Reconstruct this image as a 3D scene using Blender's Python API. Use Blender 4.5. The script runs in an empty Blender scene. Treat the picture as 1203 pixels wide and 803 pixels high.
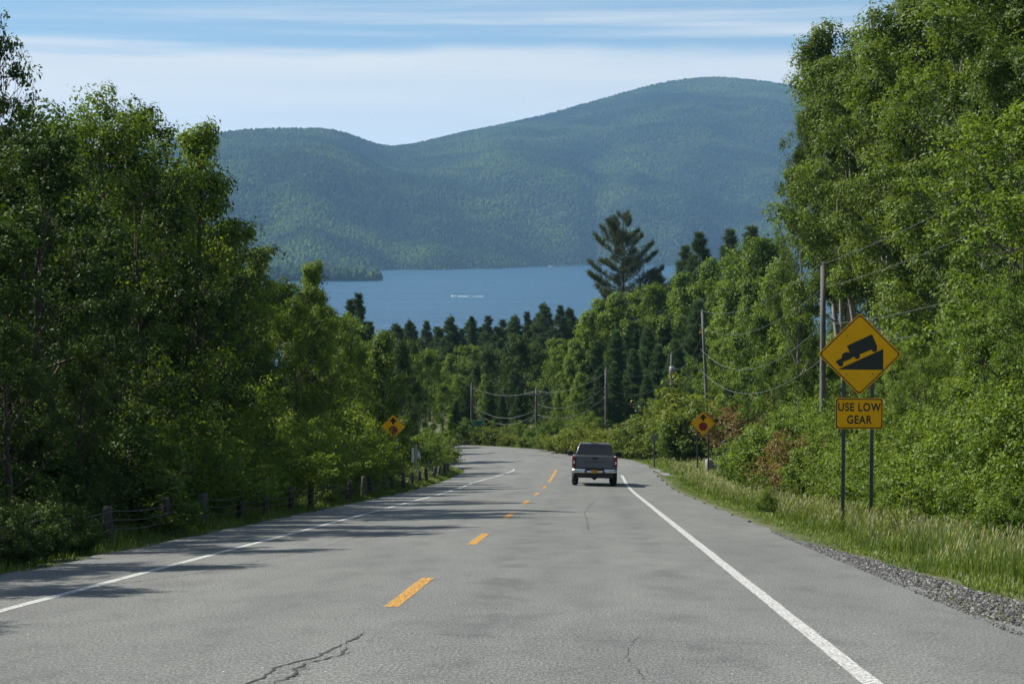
import bpy, bmesh, math, random
import numpy as np
from mathutils import Vector, Matrix

random.seed(7)
C = bpy.context.scene.collection
sc = bpy.context.scene
F = 2230.0                       # focal length in photo pixels (1203 wide)
CAMZ = 1.4
PITCH = math.atan(116.5 / F)
LAKE_Z = -50.0

# ------------------------------------------------------------------ camera
cam = bpy.data.objects.new('camera', bpy.data.cameras.new('camera'))
C.objects.link(cam)
cam.location = (0, 0, CAMZ)
cam.rotation_euler = (math.radians(90) - PITCH, 0, 0)
cam.data.sensor_width = 36.0
cam.data.lens = 36.0 * F / 1203.0
cam.data.clip_start = 0.1
cam.data.clip_end = 40000
sc.camera = cam

# ------------------------------------------------------------------ sky and sun
SUN_EL = math.radians(45)
SUN_AZ = math.radians(-73)       # measured from +Y (ahead) towards +X (right): the sun stands left, a little ahead
w = bpy.data.worlds.new('World'); sc.world = w; w.use_nodes = True
nt = w.node_tree; nt.nodes.clear()
def nd(tree, kind, **kw):
    n = tree.nodes.new(kind)
    for k, v in kw.items(): setattr(n, k, v)
    return n
wo = nd(nt, 'ShaderNodeOutputWorld'); bg = nd(nt, 'ShaderNodeBackground')
sky = nd(nt, 'ShaderNodeTexSky', sky_type='NISHITA', sun_disc=False)
sky.sun_elevation = SUN_EL; sky.sun_rotation = SUN_AZ
sky.altitude = 600; sky.air_density = 1.0; sky.dust_density = 0.1; sky.ozone_density = 1.2
bg.inputs[1].default_value = 0.065
tc = nd(nt, 'ShaderNodeTexCoord')
gen = tc.outputs['Generated']
def wn(scale3, loc=(0, 0, 0), detail=4):
    mp = nd(nt, 'ShaderNodeMapping'); mp.inputs['Scale'].default_value = scale3; mp.inputs['Location'].default_value = loc
    n = nd(nt, 'ShaderNodeTexNoise'); n.inputs['Scale'].default_value = 1.0; n.inputs['Detail'].default_value = detail; n.inputs['Roughness'].default_value = 0.52
    nt.links.new(gen, mp.inputs[0]); nt.links.new(mp.outputs[0], n.inputs[0]); return n.outputs[0]
def wm(op, a, b, c=None, clamp=False):
    m = nd(nt, 'ShaderNodeMath', operation=op, use_clamp=clamp)
    for k, v in enumerate((a, b, c)):
        if v is None: continue
        if hasattr(v, 'links'): nt.links.new(v, m.inputs[k])
        else: m.inputs[k].default_value = v
    return m.outputs[0]
def wr(v, a, b, c, d):
    m = nd(nt, 'ShaderNodeMapRange', interpolation_type='SMOOTHSTEP'); nt.links.new(v, m.inputs[0])
    for k, q in enumerate((a, b, c, d)): m.inputs[k + 1].default_value = q
    return m.outputs[0]
sep = nd(nt, 'ShaderNodeSeparateXYZ'); nt.links.new(gen, sep.inputs[0])
zup = wm('MULTIPLY_ADD', sep.outputs[2], 0.9, 0.105)            # clear mountain air: no dust band at the horizon
cmb = nd(nt, 'ShaderNodeCombineXYZ'); nt.links.new(sep.outputs[0], cmb.inputs[0]); nt.links.new(sep.outputs[1], cmb.inputs[1]); nt.links.new(zup, cmb.inputs[2])
nrm = nd(nt, 'ShaderNodeVectorMath', operation='NORMALIZE'); nt.links.new(cmb.outputs[0], nrm.inputs[0]); nt.links.new(nrm.outputs[0], sky.inputs[0])
# a sheet of thin high cloud, seen edge-on towards the horizon, and loose streaks above it
edge = wm('MULTIPLY_ADD', wn((2.2, 2.2, 8), (0.3, 0.1, 0)), 0.035, sep.outputs[2])
edge = wm('MULTIPLY_ADD', wn((9, 9, 70), (0.1, 0.7, 0)), 0.012, edge)
deck = wr(edge, 0.126, 0.117, 0.0, 1.0)
body = wr(wn((3.0, 3.0, 34), (0.5, 0.2, 0.3), 5), 0.30, 0.72, 0.68, 0.97)
streak = wr(wn((2.4, 2.4, 75), (0.2, 0.9, 0.75), 5), 0.46, 0.74, 0.0, 0.75)
cl_ = wm('MAXIMUM', wm('MULTIPLY', deck, body), streak)
mx = nd(nt, 'ShaderNodeMix', data_type='RGBA')
tint = nd(nt, 'ShaderNodeMix', data_type='RGBA', blend_type='MULTIPLY'); tint.inputs[0].default_value = 1.0; tint.inputs[7].default_value = (1.16, 1.23, 1.15, 1)
nt.links.new(sky.outputs[0], tint.inputs[6])
mx.inputs[7].default_value = (8.9, 8.75, 8.2, 1)
nt.links.new(cl_, mx.inputs[0]); nt.links.new(tint.outputs[2], mx.inputs[6])
nt.links.new(mx.outputs[2], bg.inputs[0]); nt.links.new(bg.outputs[0], wo.inputs[0])

sun = bpy.data.objects.new('sun', bpy.data.lights.new('sun', 'SUN')); C.objects.link(sun)
sun.data.energy = 5.0; sun.data.angle = math.radians(0.53); sun.data.color = (1.0, 0.94, 0.84)
tosun = Vector((math.sin(SUN_AZ) * math.cos(SUN_EL), math.cos(SUN_AZ) * math.cos(SUN_EL), math.sin(SUN_EL)))
sun.rotation_euler = tosun.to_track_quat('Z', 'Y').to_euler()
sun.location = tosun * 60

sc.view_settings.view_transform = 'Standard'; sc.view_settings.look = 'None'
sc.view_settings.exposure = 0.72; sc.view_settings.gamma = 1.0; sc.view_settings.use_curve_mapping = False
cy = sc.cycles
cy.max_bounces = 6; cy.diffuse_bounces = 3; cy.glossy_bounces = 3; cy.transmission_bounces = 4; cy.transparent_max_bounces = 12; cy.volume_bounces = 1
cy.use_denoising = True; cy.sample_clamp_indirect = 6.0; cy.caustics_reflective = False; cy.caustics_refractive = False

# ------------------------------------------------------------------ helpers
def pix(px, py, d):
    """world point at depth d (metres ahead) seen at photo pixel px, py"""
    u = (px - 601.5) / F; v = (401.5 - py) / F
    D = np.array([u, math.cos(PITCH) + v * math.sin(PITCH), -math.sin(PITCH) + v * math.cos(PITCH)])
    D = D / D[1] * d
    return float(D[0]), float(D[1]), float(D[2] + CAMZ)

def mesh(name, V, faces, mat=None, smooth=False, attrs=None):
    """faces: list of int arrays (n,k)"""
    V = np.asarray(V, dtype=np.float32)
    if not isinstance(faces, (list, tuple)): faces = [faces]
    faces = [np.asarray(f, dtype=np.int32) for f in faces if len(f)]
    me = bpy.data.meshes.new(name)
    nl = sum(f.size for f in faces); npoly = sum(len(f) for f in faces)
    me.vertices.add(len(V)); me.loops.add(nl); me.polygons.add(npoly)
    me.vertices.foreach_set('co', V.ravel())
    me.loops.foreach_set('vertex_index', np.concatenate([f.ravel() for f in faces]))
    tot = np.concatenate([np.full(len(f), f.shape[1], np.int32) for f in faces])
    st = np.concatenate([[0], np.cumsum(tot)[:-1]]).astype(np.int32)
    me.polygons.foreach_set('loop_start', st)
    me.polygons.foreach_set('use_smooth', np.full(npoly, bool(smooth)))
    if attrs:
        for k, a in attrs.items():
            at = me.attributes.new(k, 'FLOAT', 'POINT'); at.data.foreach_set('value', np.asarray(a, np.float32))
    me.update(calc_edges=True)
    if mat: me.materials.append(mat)
    return me

def obj(name, me, parent=None, loc=None, rot=None, scale=None):
    o = bpy.data.objects.new(name, me); C.objects.link(o)
    if parent is not None: o.parent = parent
    if loc is not None: o.location = loc
    if rot is not None: o.rotation_euler = rot
    if scale is not None: o.scale = scale
    return o
def tag(o, label=None, cat=None, group=None, kind=None):
    for k, v in (('label', label), ('category', cat), ('group', group), ('kind', kind)):
        if v: o[k] = v
    return o
def thing(name, label, cat, loc, rz=0, group=None, scale=None):
    o = obj(name, None, None, loc, (0, 0, rz), scale); o.empty_display_size = 0.3
    return tag(o, label, cat, group)

class MB:
    def __init__(s): s.V = []; s.Q = []; s.T = []; s.P = []; s.n = 0
    def add(s, V, Q=(), T=()):
        V = np.asarray(V, float)
        s.V.append(V)
        if len(Q): s.Q.append(np.asarray(Q, int) + s.n)
        if len(T): s.T.append(np.asarray(T, int) + s.n)
        s.n += len(V)
    def tube(s, P, R, k=6, cap=True):
        P = np.asarray(P, float); n = len(P)
        R = np.broadcast_to(np.asarray(R, float), (n,))
        T = np.gradient(P, axis=0); T /= np.linalg.norm(T, axis=1)[:, None] + 1e-9
        ref = np.where(np.abs(T[:, 2:3]) > 0.9, np.array([[1., 0, 0]]), np.array([[0, 0, 1.]]))
        A = np.cross(T, ref); A /= np.linalg.norm(A, axis=1)[:, None] + 1e-9
        B = np.cross(T, A)
        a = np.arange(k) / k * 2 * math.pi
        V = P[:, None, :] + R[:, None, None] * (np.cos(a)[None, :, None] * A[:, None, :] + np.sin(a)[None, :, None] * B[:, None, :])
        i = np.arange(n - 1)[:, None] * k; j = np.arange(k)[None, :]; j2 = (j + 1) % k
        Q = np.stack([i + j, i + j2, i + k + j2, i + k + j], -1).reshape(-1, 4)
        V = V.reshape(-1, 3); Tr = []
        if cap:
            V = np.vstack([V, P[0], P[-1]]); c0, c1 = n * k, n * k + 1
            for q in range(k):
                Tr.append((c0, (q + 1) % k, q)); Tr.append((c1, (n - 1) * k + q, (n - 1) * k + (q + 1) % k))
        s.add(V, Q, Tr)
    def box(s, x0, x1, y0, y1, z0, z1):
        V = [(x, y, z) for x in (x0, x1) for y in (y0, y1) for z in (z0, z1)]
        s.add(V, [(0, 1, 3, 2), (4, 6, 7, 5), (0, 4, 5, 1), (2, 3, 7, 6), (0, 2, 6, 4), (1, 5, 7, 3)])
    def prism(s, pts, y0, y1):
        """pts (x,z) counter-clockwise seen from -y; extruded y0 (front) to y1 (back); convex or fan-able"""
        n = len(pts); V = [(p[0], y0, p[1]) for p in pts] + [(p[0], y1, p[1]) for p in pts]
        cx = sum(p[0] for p in pts) / n; cz = sum(p[1] for p in pts) / n
        V += [(cx, y0, cz), (cx, y1, cz)]
        T = []; Q = []
        for i in range(n):
            j = (i + 1) % n
            T += [(2 * n, i, j), (2 * n + 1, n + j, n + i)]; Q.append((i, n + i, n + j, j))
        s.add(V, Q, T)
    def loft(s, rings, cap=True):
        """rings: list of (k,3) loops joined in order"""
        k = len(rings[0]); n = len(rings); V = np.vstack(rings); Q = []; T = []
        for i in range(n - 1):
            for j in range(k):
                j2 = (j + 1) % k; Q.append((i * k + j, i * k + j2, (i + 1) * k + j2, (i + 1) * k + j))
        if cap:
            V = np.vstack([V, np.mean(rings[0], 0), np.mean(rings[-1], 0)])
            for j in range(k):
                j2 = (j + 1) % k
                T += [(n * k, j2, j), (n * k + 1, (n - 1) * k + j, (n - 1) * k + j2)]
        s.add(V, Q, T)
    def build(s, name, mat, smooth=False, attrs=None):
        fs = []
        if s.Q: fs.append(np.vstack(s.Q))
        if s.T: fs.append(np.vstack(s.T))
        return mesh(name, np.vstack(s.V), fs, mat, smooth, attrs)
    def part(s, name, mat, parent, smooth=False, **k): return obj(name, s.build(name, mat, smooth), parent, **k)
def rounded(me, width=0.01, seg=2):
    bm = bmesh.new(); bm.from_mesh(me)
    bmesh.ops.remove_doubles(bm, verts=bm.verts, dist=1e-5)
    bmesh.ops.bevel(bm, geom=[e for e in bm.edges if len(e.link_faces) == 2 and e.calc_face_angle(0) > 0.5], offset=width, segments=seg, profile=0.5, affect='EDGES')
    bm.to_mesh(me); bm.free(); return me

# ------------------------------------------------------------------ materials
def newmat(name):
    m = bpy.data.materials.new(name); m.use_nodes = True; t = m.node_tree; t.nodes.clear()
    return m, t, nd(t, 'ShaderNodeOutputMaterial')
def L(t, a, b): t.links.new(a, b)
def rgba(c): return (c[0], c[1], c[2], 1)
def ramp(t, fac, stops):
    r = nd(t, 'ShaderNodeValToRGB'); e = r.color_ramp.elements
    while len(e) < len(stops): e.new(0.5)
    for q, (p, c) in enumerate(stops): e[q].position = p; e[q].color = rgba(c) if len(c) == 3 else c
    L(t, fac, r.inputs[0]); return r.outputs[0]
def noise(t, scale, detail=4, rough=0.55, vec=None, coord='Object', sc3=None):
    if vec is None: vec = nd(t, 'ShaderNodeTexCoord').outputs[coord]
    if sc3 is not None:
        m = nd(t, 'ShaderNodeMapping'); m.inputs['Scale'].default_value = sc3; L(t, vec, m.inputs[0]); vec = m.outputs[0]
    n = nd(t, 'ShaderNodeTexNoise'); n.inputs['Scale'].default_value = scale; n.inputs['Detail'].default_value = detail; n.inputs['Roughness'].default_value = rough
    L(t, vec, n.inputs['Vector']); return n.outputs[0]
def mixc(t, fac, a, b, mode='MIX'):
    m = nd(t, 'ShaderNodeMix', data_type='RGBA', blend_type=mode)
    for s, v in ((0, fac), (6, a), (7, b)):
        if hasattr(v, 'links'): L(t, v, m.inputs[s])
        elif s == 0: m.inputs[0].default_value = v
        else: m.inputs[s].default_value = rgba(v)
    return m.outputs[2]
def simple(name, col, rough=0.6, metal=0.0, vary=0.12, scale=6.0, bump=0.0, bscale=40, spec=0.5):
    m, t, o = newmat(name); p = nd(t, 'ShaderNodeBsdfPrincipled')
    n = noise(t, scale, 5)
    c = ramp(t, n, [(0.3, tuple(x * (1 - vary) for x in col)), (0.7, tuple(min(1, x * (1 + vary)) for x in col))])
    L(t, c, p.inputs['Base Color']); p.inputs['Roughness'].default_value = rough; p.inputs['Metallic'].default_value = metal; p.inputs['Specular IOR Level'].default_value = spec
    if bump:
        b = nd(t, 'ShaderNodeBump'); b.inputs['Strength'].default_value = bump; b.inputs['Distance'].default_value = 0.02
        L(t, noise(t, bscale, 4), b.inputs['Height']); L(t, b.outputs[0], p.inputs['Normal'])
    L(t, p.outputs[0], o.inputs[0]); return m
def leafmat(name, dark, lite, trans=0.4, gloss=0.05, tcol=None, objvar=0.5):
    m, t, o = newmat(name)
    at = nd(t, 'ShaderNodeAttribute', attribute_name='tint').outputs['Fac']
    oi = nd(t, 'ShaderNodeObjectInfo').outputs['Random']
    a = nd(t, 'ShaderNodeMath', operation='MULTIPLY_ADD', use_clamp=True); a.inputs[1].default_value = objvar
    s = nd(t, 'ShaderNodeMath', operation='SUBTRACT'); L(t, oi, s.inputs[0]); s.inputs[1].default_value = 0.5
    L(t, s.outputs[0], a.inputs[0]); L(t, at, a.inputs[2])
    col = ramp(t, a.outputs[0], [(0.0, dark), (1.0, lite)])
    d = nd(t, 'ShaderNodeBsdfDiffuse'); L(t, col, d.inputs[0])
    tr = nd(t, 'ShaderNodeBsdfTranslucent')
    tc_ = mixc(t, 1.0, col, tcol or (1.35, 1.25, 0.5), 'MULTIPLY'); L(t, tc_, tr.inputs[0])
    x = nd(t, 'ShaderNodeMixShader'); x.inputs[0].default_value = trans; L(t, d.outputs[0], x.inputs[1]); L(t, tr.outputs[0], x.inputs[2])
    g = nd(t, 'ShaderNodeBsdfGlossy'); g.inputs['Roughness'].default_value = 0.5; g.inputs[0].default_value = (0.9, 0.95, 0.9, 1)
    y = nd(t, 'ShaderNodeMixShader'); y.inputs[0].default_value = gloss; L(t, x.outputs[0], y.inputs[1]); L(t, g.outputs[0], y.inputs[2])
    L(t, y.outputs[0], o.inputs[0]); return m
def grassmat(name):
    m = leafmat(name, (0.055, 0.10, 0.016), (0.40, 0.37, 0.23), 0.4, 0.02, (1.2, 1.2, 0.6), 0.0)
    for n in m.node_tree.nodes:
        if n.type == 'VALTORGB':
            e = n.color_ramp.elements.new(0.42); e.color = (0.165, 0.225, 0.045, 1)
    return m
def barkmat(name, a, b, scale=3.0):
    m, t, o = newmat(name); p = nd(t, 'ShaderNodeBsdfPrincipled'); p.inputs['Roughness'].default_value = 0.9
    n = noise(t, scale, 6, 0.65, sc3=(3, 3, 0.7))
    L(t, ramp(t, n, [(0.35, a), (0.65, b)]), p.inputs['Base Color'])
    bp = nd(t, 'ShaderNodeBump'); bp.inputs['Strength'].default_value = 0.6; bp.inputs['Distance'].default_value = 0.03; L(t, n, bp.inputs['Height']); L(t, bp.outputs[0], p.inputs['Normal'])
    L(t, p.outputs[0], o.inputs[0]); return m

M = {}
M['leaf_dark'] = leafmat('leaf_dark', (0.020, 0.048, 0.009), (0.070, 0.122, 0.018), 0.34, 0.02)  # tone lowered to put the left wood's shade into the leaf colour
M['leaf_mid'] = leafmat('leaf_mid', (0.048, 0.100, 0.012), (0.160, 0.238, 0.028), 0.45, 0.02)
M['leaf_grove'] = leafmat('leaf_grove', (0.026, 0.060, 0.009), (0.140, 0.208, 0.024), 0.42, 0.02)  # darkened green: the tall grove's shading is put into the leaf colour
M['leaf_light'] = leafmat('leaf_light', (0.070, 0.132, 0.015), (0.190, 0.270, 0.034), 0.46, 0.02)
M['leaf_yellow'] = leafmat('leaf_yellow', (0.085, 0.13, 0.016), (0.20, 0.235, 0.03), 0.4, 0.02)
M['leaf_russet'] = leafmat('leaf_russet', (0.085, 0.085, 0.025), (0.21, 0.13, 0.05), 0.35, 0.02)
M['needle_dark'] = leafmat('needle_dark', (0.026, 0.058, 0.020), (0.085, 0.130, 0.040), 0.28, 0.03, (1.1, 1.1, 0.7))
M['needle_soft'] = leafmat('needle_soft', (0.034, 0.075, 0.022), (0.088, 0.15, 0.042), 0.2, 0.03, (1.1, 1.1, 0.7))
M['needle_rusty'] = leafmat('needle_rusty', (0.024, 0.048, 0.016), (0.085, 0.105, 0.034), 0.25, 0.03, (1.1, 1.0, 0.7))
M['bark'] = barkmat('bark', (0.035, 0.028, 0.022), (0.11, 0.09, 0.07))
M['bark_pale'] = barkmat('bark_pale', (0.11, 0.10, 0.085), (0.30, 0.28, 0.25))
M['pole_wood'] = barkmat('pole_wood', (0.085, 0.083, 0.08), (0.165, 0.16, 0.155), 2.0)
M['old_pole_wood'] = barkmat('old_pole_wood', (0.05, 0.047, 0.044), (0.105, 0.10, 0.095), 2.0)
M['post_wood'] = barkmat('post_wood', (0.03, 0.026, 0.022), (0.09, 0.08, 0.07), 4.0)
M['grass'] = grassmat('grass')
M['wire'] = simple('wire', (0.13, 0.135, 0.14), 0.5, 0.3)
M['cable'] = simple('cable', (0.05, 0.045, 0.04), 0.7, 0.3)
M['steel'] = simple('steel', (0.075, 0.085, 0.085), 0.55, 0.5, 0.2)
M['sign_yellow'] = simple('sign_yellow', (1.0, 0.465, 0.003), 0.5, 0, 0.04, 3, spec=0.15)
M['sign_black'] = simple('sign_black', (0.012, 0.012, 0.013), 0.4, 0, 0.1)
M['sign_red'] = simple('sign_red', (0.23, 0.012, 0.02), 0.45, 0, 0.1)
M['rock'] = simple('rock', (0.20, 0.185, 0.165), 0.9, 0, 0.35, 5, 0.5, 12)

# ------------------------------------------------------------------ road geometry
TH = 0.0397                       # road heading, right of the camera axis
S1, S2, RC = 110.0, 172.0, 52.0   # left bend
HW_L, HW_R = 5.35, 5.55           # pavement half widths
LANE = 3.65
def road_z(s):
    s = np.asarray(s, float)
    z = -0.112 * s
    q = np.clip(s - 70, 0, 80); z = z + 0.00065 * q * q / 2
    z = z + np.clip(s - 150, 0, None) * 0.052
    return z
def center(s):
    s = np.asarray(s, float)
    x0, y0 = -1.8 + math.sin(TH) * S1, math.cos(TH) * S1
    xs = -1.8 + math.sin(TH) * np.minimum(s, S1); ys = math.cos(TH) * np.minimum(s, S1)
    a = np.clip(s - S1, 0, S2 - S1) / RC
    cx, cyy = x0 - RC * math.cos(TH), y0 + RC * math.sin(TH)
    xa = cx + RC * np.cos(a - TH); ya = cyy + RC * np.sin(a - TH)
    x = np.where(s > S1, xa, xs); y = np.where(s > S1, ya, ys)
    hd = TH - a
    e = np.clip(s - S2, 0, None); x = x + e * np.sin(hd); y = y + e * np.cos(hd)
    return x, y, hd
def cross(s, t):
    k = np.clip((np.asarray(s, float) - 85) / 35, 0, 1)
    return -0.02 * np.abs(t) * (1 - k) + 0.035 * t * k
def at_road(s, t):
    x, y, h = center(s)
    return x + t * np.cos(h), y - t * np.sin(h), road_z(s) + cross(s, t)
SS = np.arange(-60, 240, 0.5); CX, CY, CH = center(SS)
def st(x, y):
    x = np.asarray(x, float).ravel(); y = np.asarray(y, float).ravel()
    s = np.empty_like(x); t = np.empty_like(x)
    for i in range(0, len(x), 8000):
        xx = x[i:i + 8000, None]; yy = y[i:i + 8000, None]
        k = np.argmin((xx - CX) ** 2 + (yy - CY) ** 2, 1)
        dx = xx[:, 0] - CX[k]; dy = yy[:, 0] - CY[k]; h = CH[k]
        s[i:i + 8000] = SS[k] + dx * np.sin(h) + dy * np.cos(h)
        t[i:i + 8000] = dx * np.cos(h) - dy * np.sin(h)
        far = np.hypot(dx, dy) > np.abs(t[i:i + 8000]) + 1.0
        t[i:i + 8000] = np.where(far, np.sign(t[i:i + 8000] + 1e-6) * np.hypot(dx, dy), t[i:i + 8000])
    return s, t
def sstep(a, b, x):
    q = np.clip((x - a) / (b - a), 0, 1); return q * q * (3 - 2 * q)
def ground(x, y, under=True):
    x = np.asarray(x, float); sh = x.shape; x = x.ravel(); y = np.asarray(y, float).ravel()
    s, t = st(x, y)
    base = road_z(y) + np.clip(0.11 * (x - 15), 0, 16) - np.clip(0.05 * (-x - 14), 0, 8)
    tc_ = np.clip(t, -HW_L, HW_R)
    zr = road_z(s) + cross(s, tc_) - 0.03
    ex = np.where(t > 0, t - HW_R, -t - HW_L)
    e = np.clip(ex, 0, None)
    zr = zr - 0.10 * sstep(0.2, 1.6, e) + 0.25 * sstep(3, 8, e) * (t > 0) - 0.5 * sstep(2, 7, e) * (t < 0)
    wgt = sstep(3, 17, e)
    z = zr * (1 - wgt) + base * wgt
    b = 0.05 * np.sin(x * 1.1 + 2 * np.sin(y * 0.37)) + 0.04 * np.sin(y * 0.9 + x * 0.5) + 0.35 * np.sin(x * 0.07) * np.sin(y * 0.05 + 1)
    z = z + b * sstep(0.6, 4, e)
    if under: z = z - 0.30 * sstep(0.15, 0.7, -ex)
    z = np.maximum(z, LAKE_Z - 8)
    return z.reshape(sh)
def gz(x, y): return float(ground(np.array([x]), np.array([y]))[0])

# ground sheet
xs = np.concatenate([np.arange(-2600, -200, 120), np.arange(-200, -40, 10), np.arange(-40, 40, 0.55), np.arange(40, 200, 10), np.arange(200, 2601, 120)])
ys = np.concatenate([np.arange(-120, 3, 8), np.arange(3, 60, 0.6), np.arange(60, 175, 1.1), np.arange(175, 420, 7), np.arange(420, 1001, 30)])
GX, GY = np.meshgrid(xs, ys); GZ = ground(GX, GY)
nx, ny = len(xs), len(ys)
ii = (np.arange(ny - 1)[:, None] * nx + np.arange(nx - 1)[None, :]).ravel()
GQ = np.stack([ii, ii + 1, ii + nx + 1, ii + nx], 1)
m, t, o = newmat('ground_soil'); p = nd(t, 'ShaderNodeBsdfPrincipled'); p.inputs['Roughness'].default_value = 0.95
c1 = ramp(t, noise(t, 0.6, 6, 0.6), [(0.35, (0.05, 0.075, 0.02)), (0.5, (0.085, 0.10, 0.032)), (0.68, (0.13, 0.12, 0.06))])
c2 = ramp(t, noise(t, 14, 5, 0.7), [(0.3, (0.55, 0.55, 0.55)), (0.7, (1.25, 1.25, 1.25))])
L(t, mixc(t, 1.0, c1, c2, 'MULTIPLY'), p.inputs['Base Color'])
bp = nd(t, 'ShaderNodeBump'); bp.inputs['Strength'].default_value = 0.7; bp.inputs['Distance'].default_value = 0.05; L(t, noise(t, 20, 5), bp.inputs['Height']); L(t, bp.outputs[0], p.inputs['Normal'])
L(t, p.outputs[0], o.inputs[0]); M['soil'] = m
tag(obj('ground', mesh('ground', np.stack([GX, GY, GZ], -1).reshape(-1, 3), GQ, m, True)), kind='structure')

# asphalt
m, t, o = newmat('asphalt'); p = nd(t, 'ShaderNodeBsdfPrincipled')
uv = nd(t, 'ShaderNodeCombineXYZ')
a_s = nd(t, 'ShaderNodeAttribute', attribute_name='road_s').outputs['Fac']; a_t = nd(t, 'ShaderNodeAttribute', attribute_name='road_t').outputs['Fac']
L(t, a_t, uv.inputs[0]); L(t, a_s, uv.inputs[1])
fine = noise(t, 46, 3, 0.75, uv.outputs[0], sc3=(1, 0.34, 1)); grit = noise(t, 110, 2, 0.6, uv.outputs[0], sc3=(1, 0.34, 1))
big = noise(t, 0.35, 5, 0.6, uv.outputs[0], sc3=(1.6, 0.35, 1)); pat = noise(t, 1.3, 5, 0.65, uv.outputs[0], sc3=(1.5, 0.6, 1))
c = ramp(t, fine, [(0.30, (0.058, 0.060, 0.056)), (0.5, (0.138, 0.142, 0.134)), (0.70, (0.262, 0.267, 0.252))])
c = mixc(t, 1.0, c, ramp(t, grit, [(0.3, (0.62, 0.62, 0.62)), (0.7, (1.34, 1.34, 1.34))]), 'MULTIPLY')
c = mixc(t, 1.0, c, ramp(t, big, [(0.3, (0.82, 0.82, 0.83)), (0.7, (1.12, 1.12, 1.1))]), 'MULTIPLY')
c = mixc(t, 1.0, c, ramp(t, pat, [(0.32, (0.82, 0.82, 0.83)), (0.5, (1.0, 1.0, 1.0)), (0.75, (1.06, 1.06, 1.05))]), 'MULTIPLY')
# darker oil and tyre patches along the wheel tracks of the right lane
def track(tpos, wd):
    s1 = nd(t, 'ShaderNodeMath', operation='SUBTRACT'); L(t, a_t, s1.inputs[0]); s1.inputs[1].default_value = tpos
    s2 = nd(t, 'ShaderNodeMath', operation='ABSOLUTE'); L(t, s1.outputs[0], s2.inputs[0])
    r = nd(t, 'ShaderNodeMapRange', interpolation_type='SMOOTHSTEP'); L(t, s2.outputs[0], r.inputs[0]); r.inputs[1].default_value = wd; r.inputs[2].default_value = 0; return r.outputs[0]
blot = nd(t, 'ShaderNodeMapRange', interpolation_type='SMOOTHSTEP'); L(t, noise(t, 1.0, 4, 0.6, uv.outputs[0], sc3=(1.2, 0.55, 1)), blot.inputs[0]); blot.inputs[1].default_value = 0.44; blot.inputs[2].default_value = 0.68
for tp, wd, amt in ((0.95, 0.65, 0.62), (2.75, 0.55, 0.48), (-1.0, 0.5, 0.3), (-2.8, 0.5, 0.3), (1.85, 0.35, 0.25)):
    mu = nd(t, 'ShaderNodeMath', operation='MULTIPLY'); L(t, track(tp, wd), mu.inputs[0]); L(t, blot.outputs[0], mu.inputs[1])
    m3 = nd(t, 'ShaderNodeMath', operation='MULTIPLY'); L(t, mu.outputs[0], m3.inputs[0]); m3.inputs[1].default_value = amt
    c = mixc(t, m3.outputs[0], c, (0.05, 0.051, 0.053))
# scattered pale quartz chips
vo = nd(t, 'ShaderNodeTexVoronoi'); vo.inputs['Scale'].default_value = 9; L(t, uv.outputs[0], vo.inputs['Vector'])
r = nd(t, 'ShaderNodeMapRange'); L(t, vo.outputs['Distance'], r.inputs[0]); r.inputs[1].default_value = 0.075; r.inputs[2].default_value = 0.055
sp = nd(t, 'ShaderNodeSeparateColor'); L(t, vo.outputs['Color'], sp.inputs[0])
gt = nd(t, 'ShaderNodeMath', operation='GREATER_THAN'); L(t, sp.outputs[0], gt.inputs[0]); gt.inputs[1].default_value = 0.93
mu = nd(t, 'ShaderNodeMath', operation='MULTIPLY'); L(t, r.outputs[0], mu.inputs[0]); L(t, gt.outputs[0], mu.inputs[1])
c = mixc(t, mu.outputs[0], c, (0.85, 0.85, 0.82))
L(t, c, p.inputs['Base Color']); p.inputs['Roughness'].default_value = 0.82; p.inputs['Specular IOR Level'].default_value = 0.35
bp = nd(t, 'ShaderNodeBump'); bp.inputs['Strength'].default_value = 0.5; bp.inputs['Distance'].default_value = 0.008; L(t, fine, bp.inputs['Height']); L(t, bp.outputs[0], p.inputs['Normal'])
L(t, p.outputs[0], o.inputs[0]); M['asphalt'] = m

def strip(name, s0, s1, t0, t1, mat, lift, ds=1.0, nt_=2, jag=0.0, skirt=False, seed=0):
    """a sheet lying on the road between offsets t0..t1 (numbers or functions of s)"""
    rs = np.random.RandomState(seed)
    s = np.linspace(s0, s1, max(2, int((s1 - s0) / ds) + 1))
    f0 = t0(s) if callable(t0) else np.full_like(s, t0); f1 = t1(s) if callable(t1) else np.full_like(s, t1)
    f0 = f0 + rs.uniform(-jag, jag, len(s)); f1 = f1 + rs.uniform(-jag, jag, len(s))
    q = np.linspace(0, 1, nt_)
    T = f0[:, None] * (1 - q) + f1[:, None] * q; S = np.repeat(s[:, None], nt_, 1)
    X, Y, Z = at_road(S, T); Z = Z + lift
    if skirt:
        X = np.hstack([X[:, :1], X, X[:, -1:]]); Y = np.hstack([Y[:, :1], Y, Y[:, -1:]]); Z = np.hstack([Z[:, :1] - 0.22, Z, Z[:, -1:] - 0.22])
        T = np.hstack([T[:, :1], T, T[:, -1:]]); S = np.hstack([S[:, :1], S, S[:, -1:]])
    n, k = X.shape
    i = (np.arange(n - 1)[:, None] * k + np.arange(k - 1)[None, :]).ravel()
    return mesh(name, np.stack([X, Y, Z], -1).reshape(-1, 3), np.stack([i, i + 1, i + k + 1, i + k], 1), mat, False, {'road_s': S.ravel(), 'road_t': T.ravel()})
edge_l = lambda s: -HW_L + 0.07 * np.sin(s * 1.3) + 0.05 * np.sin(s * 3.1 + 1)
edge_r = lambda s: HW_R + 0.06 * np.sin(s * 1.1 + 2) + 0.05 * np.sin(s * 2.7)
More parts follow.
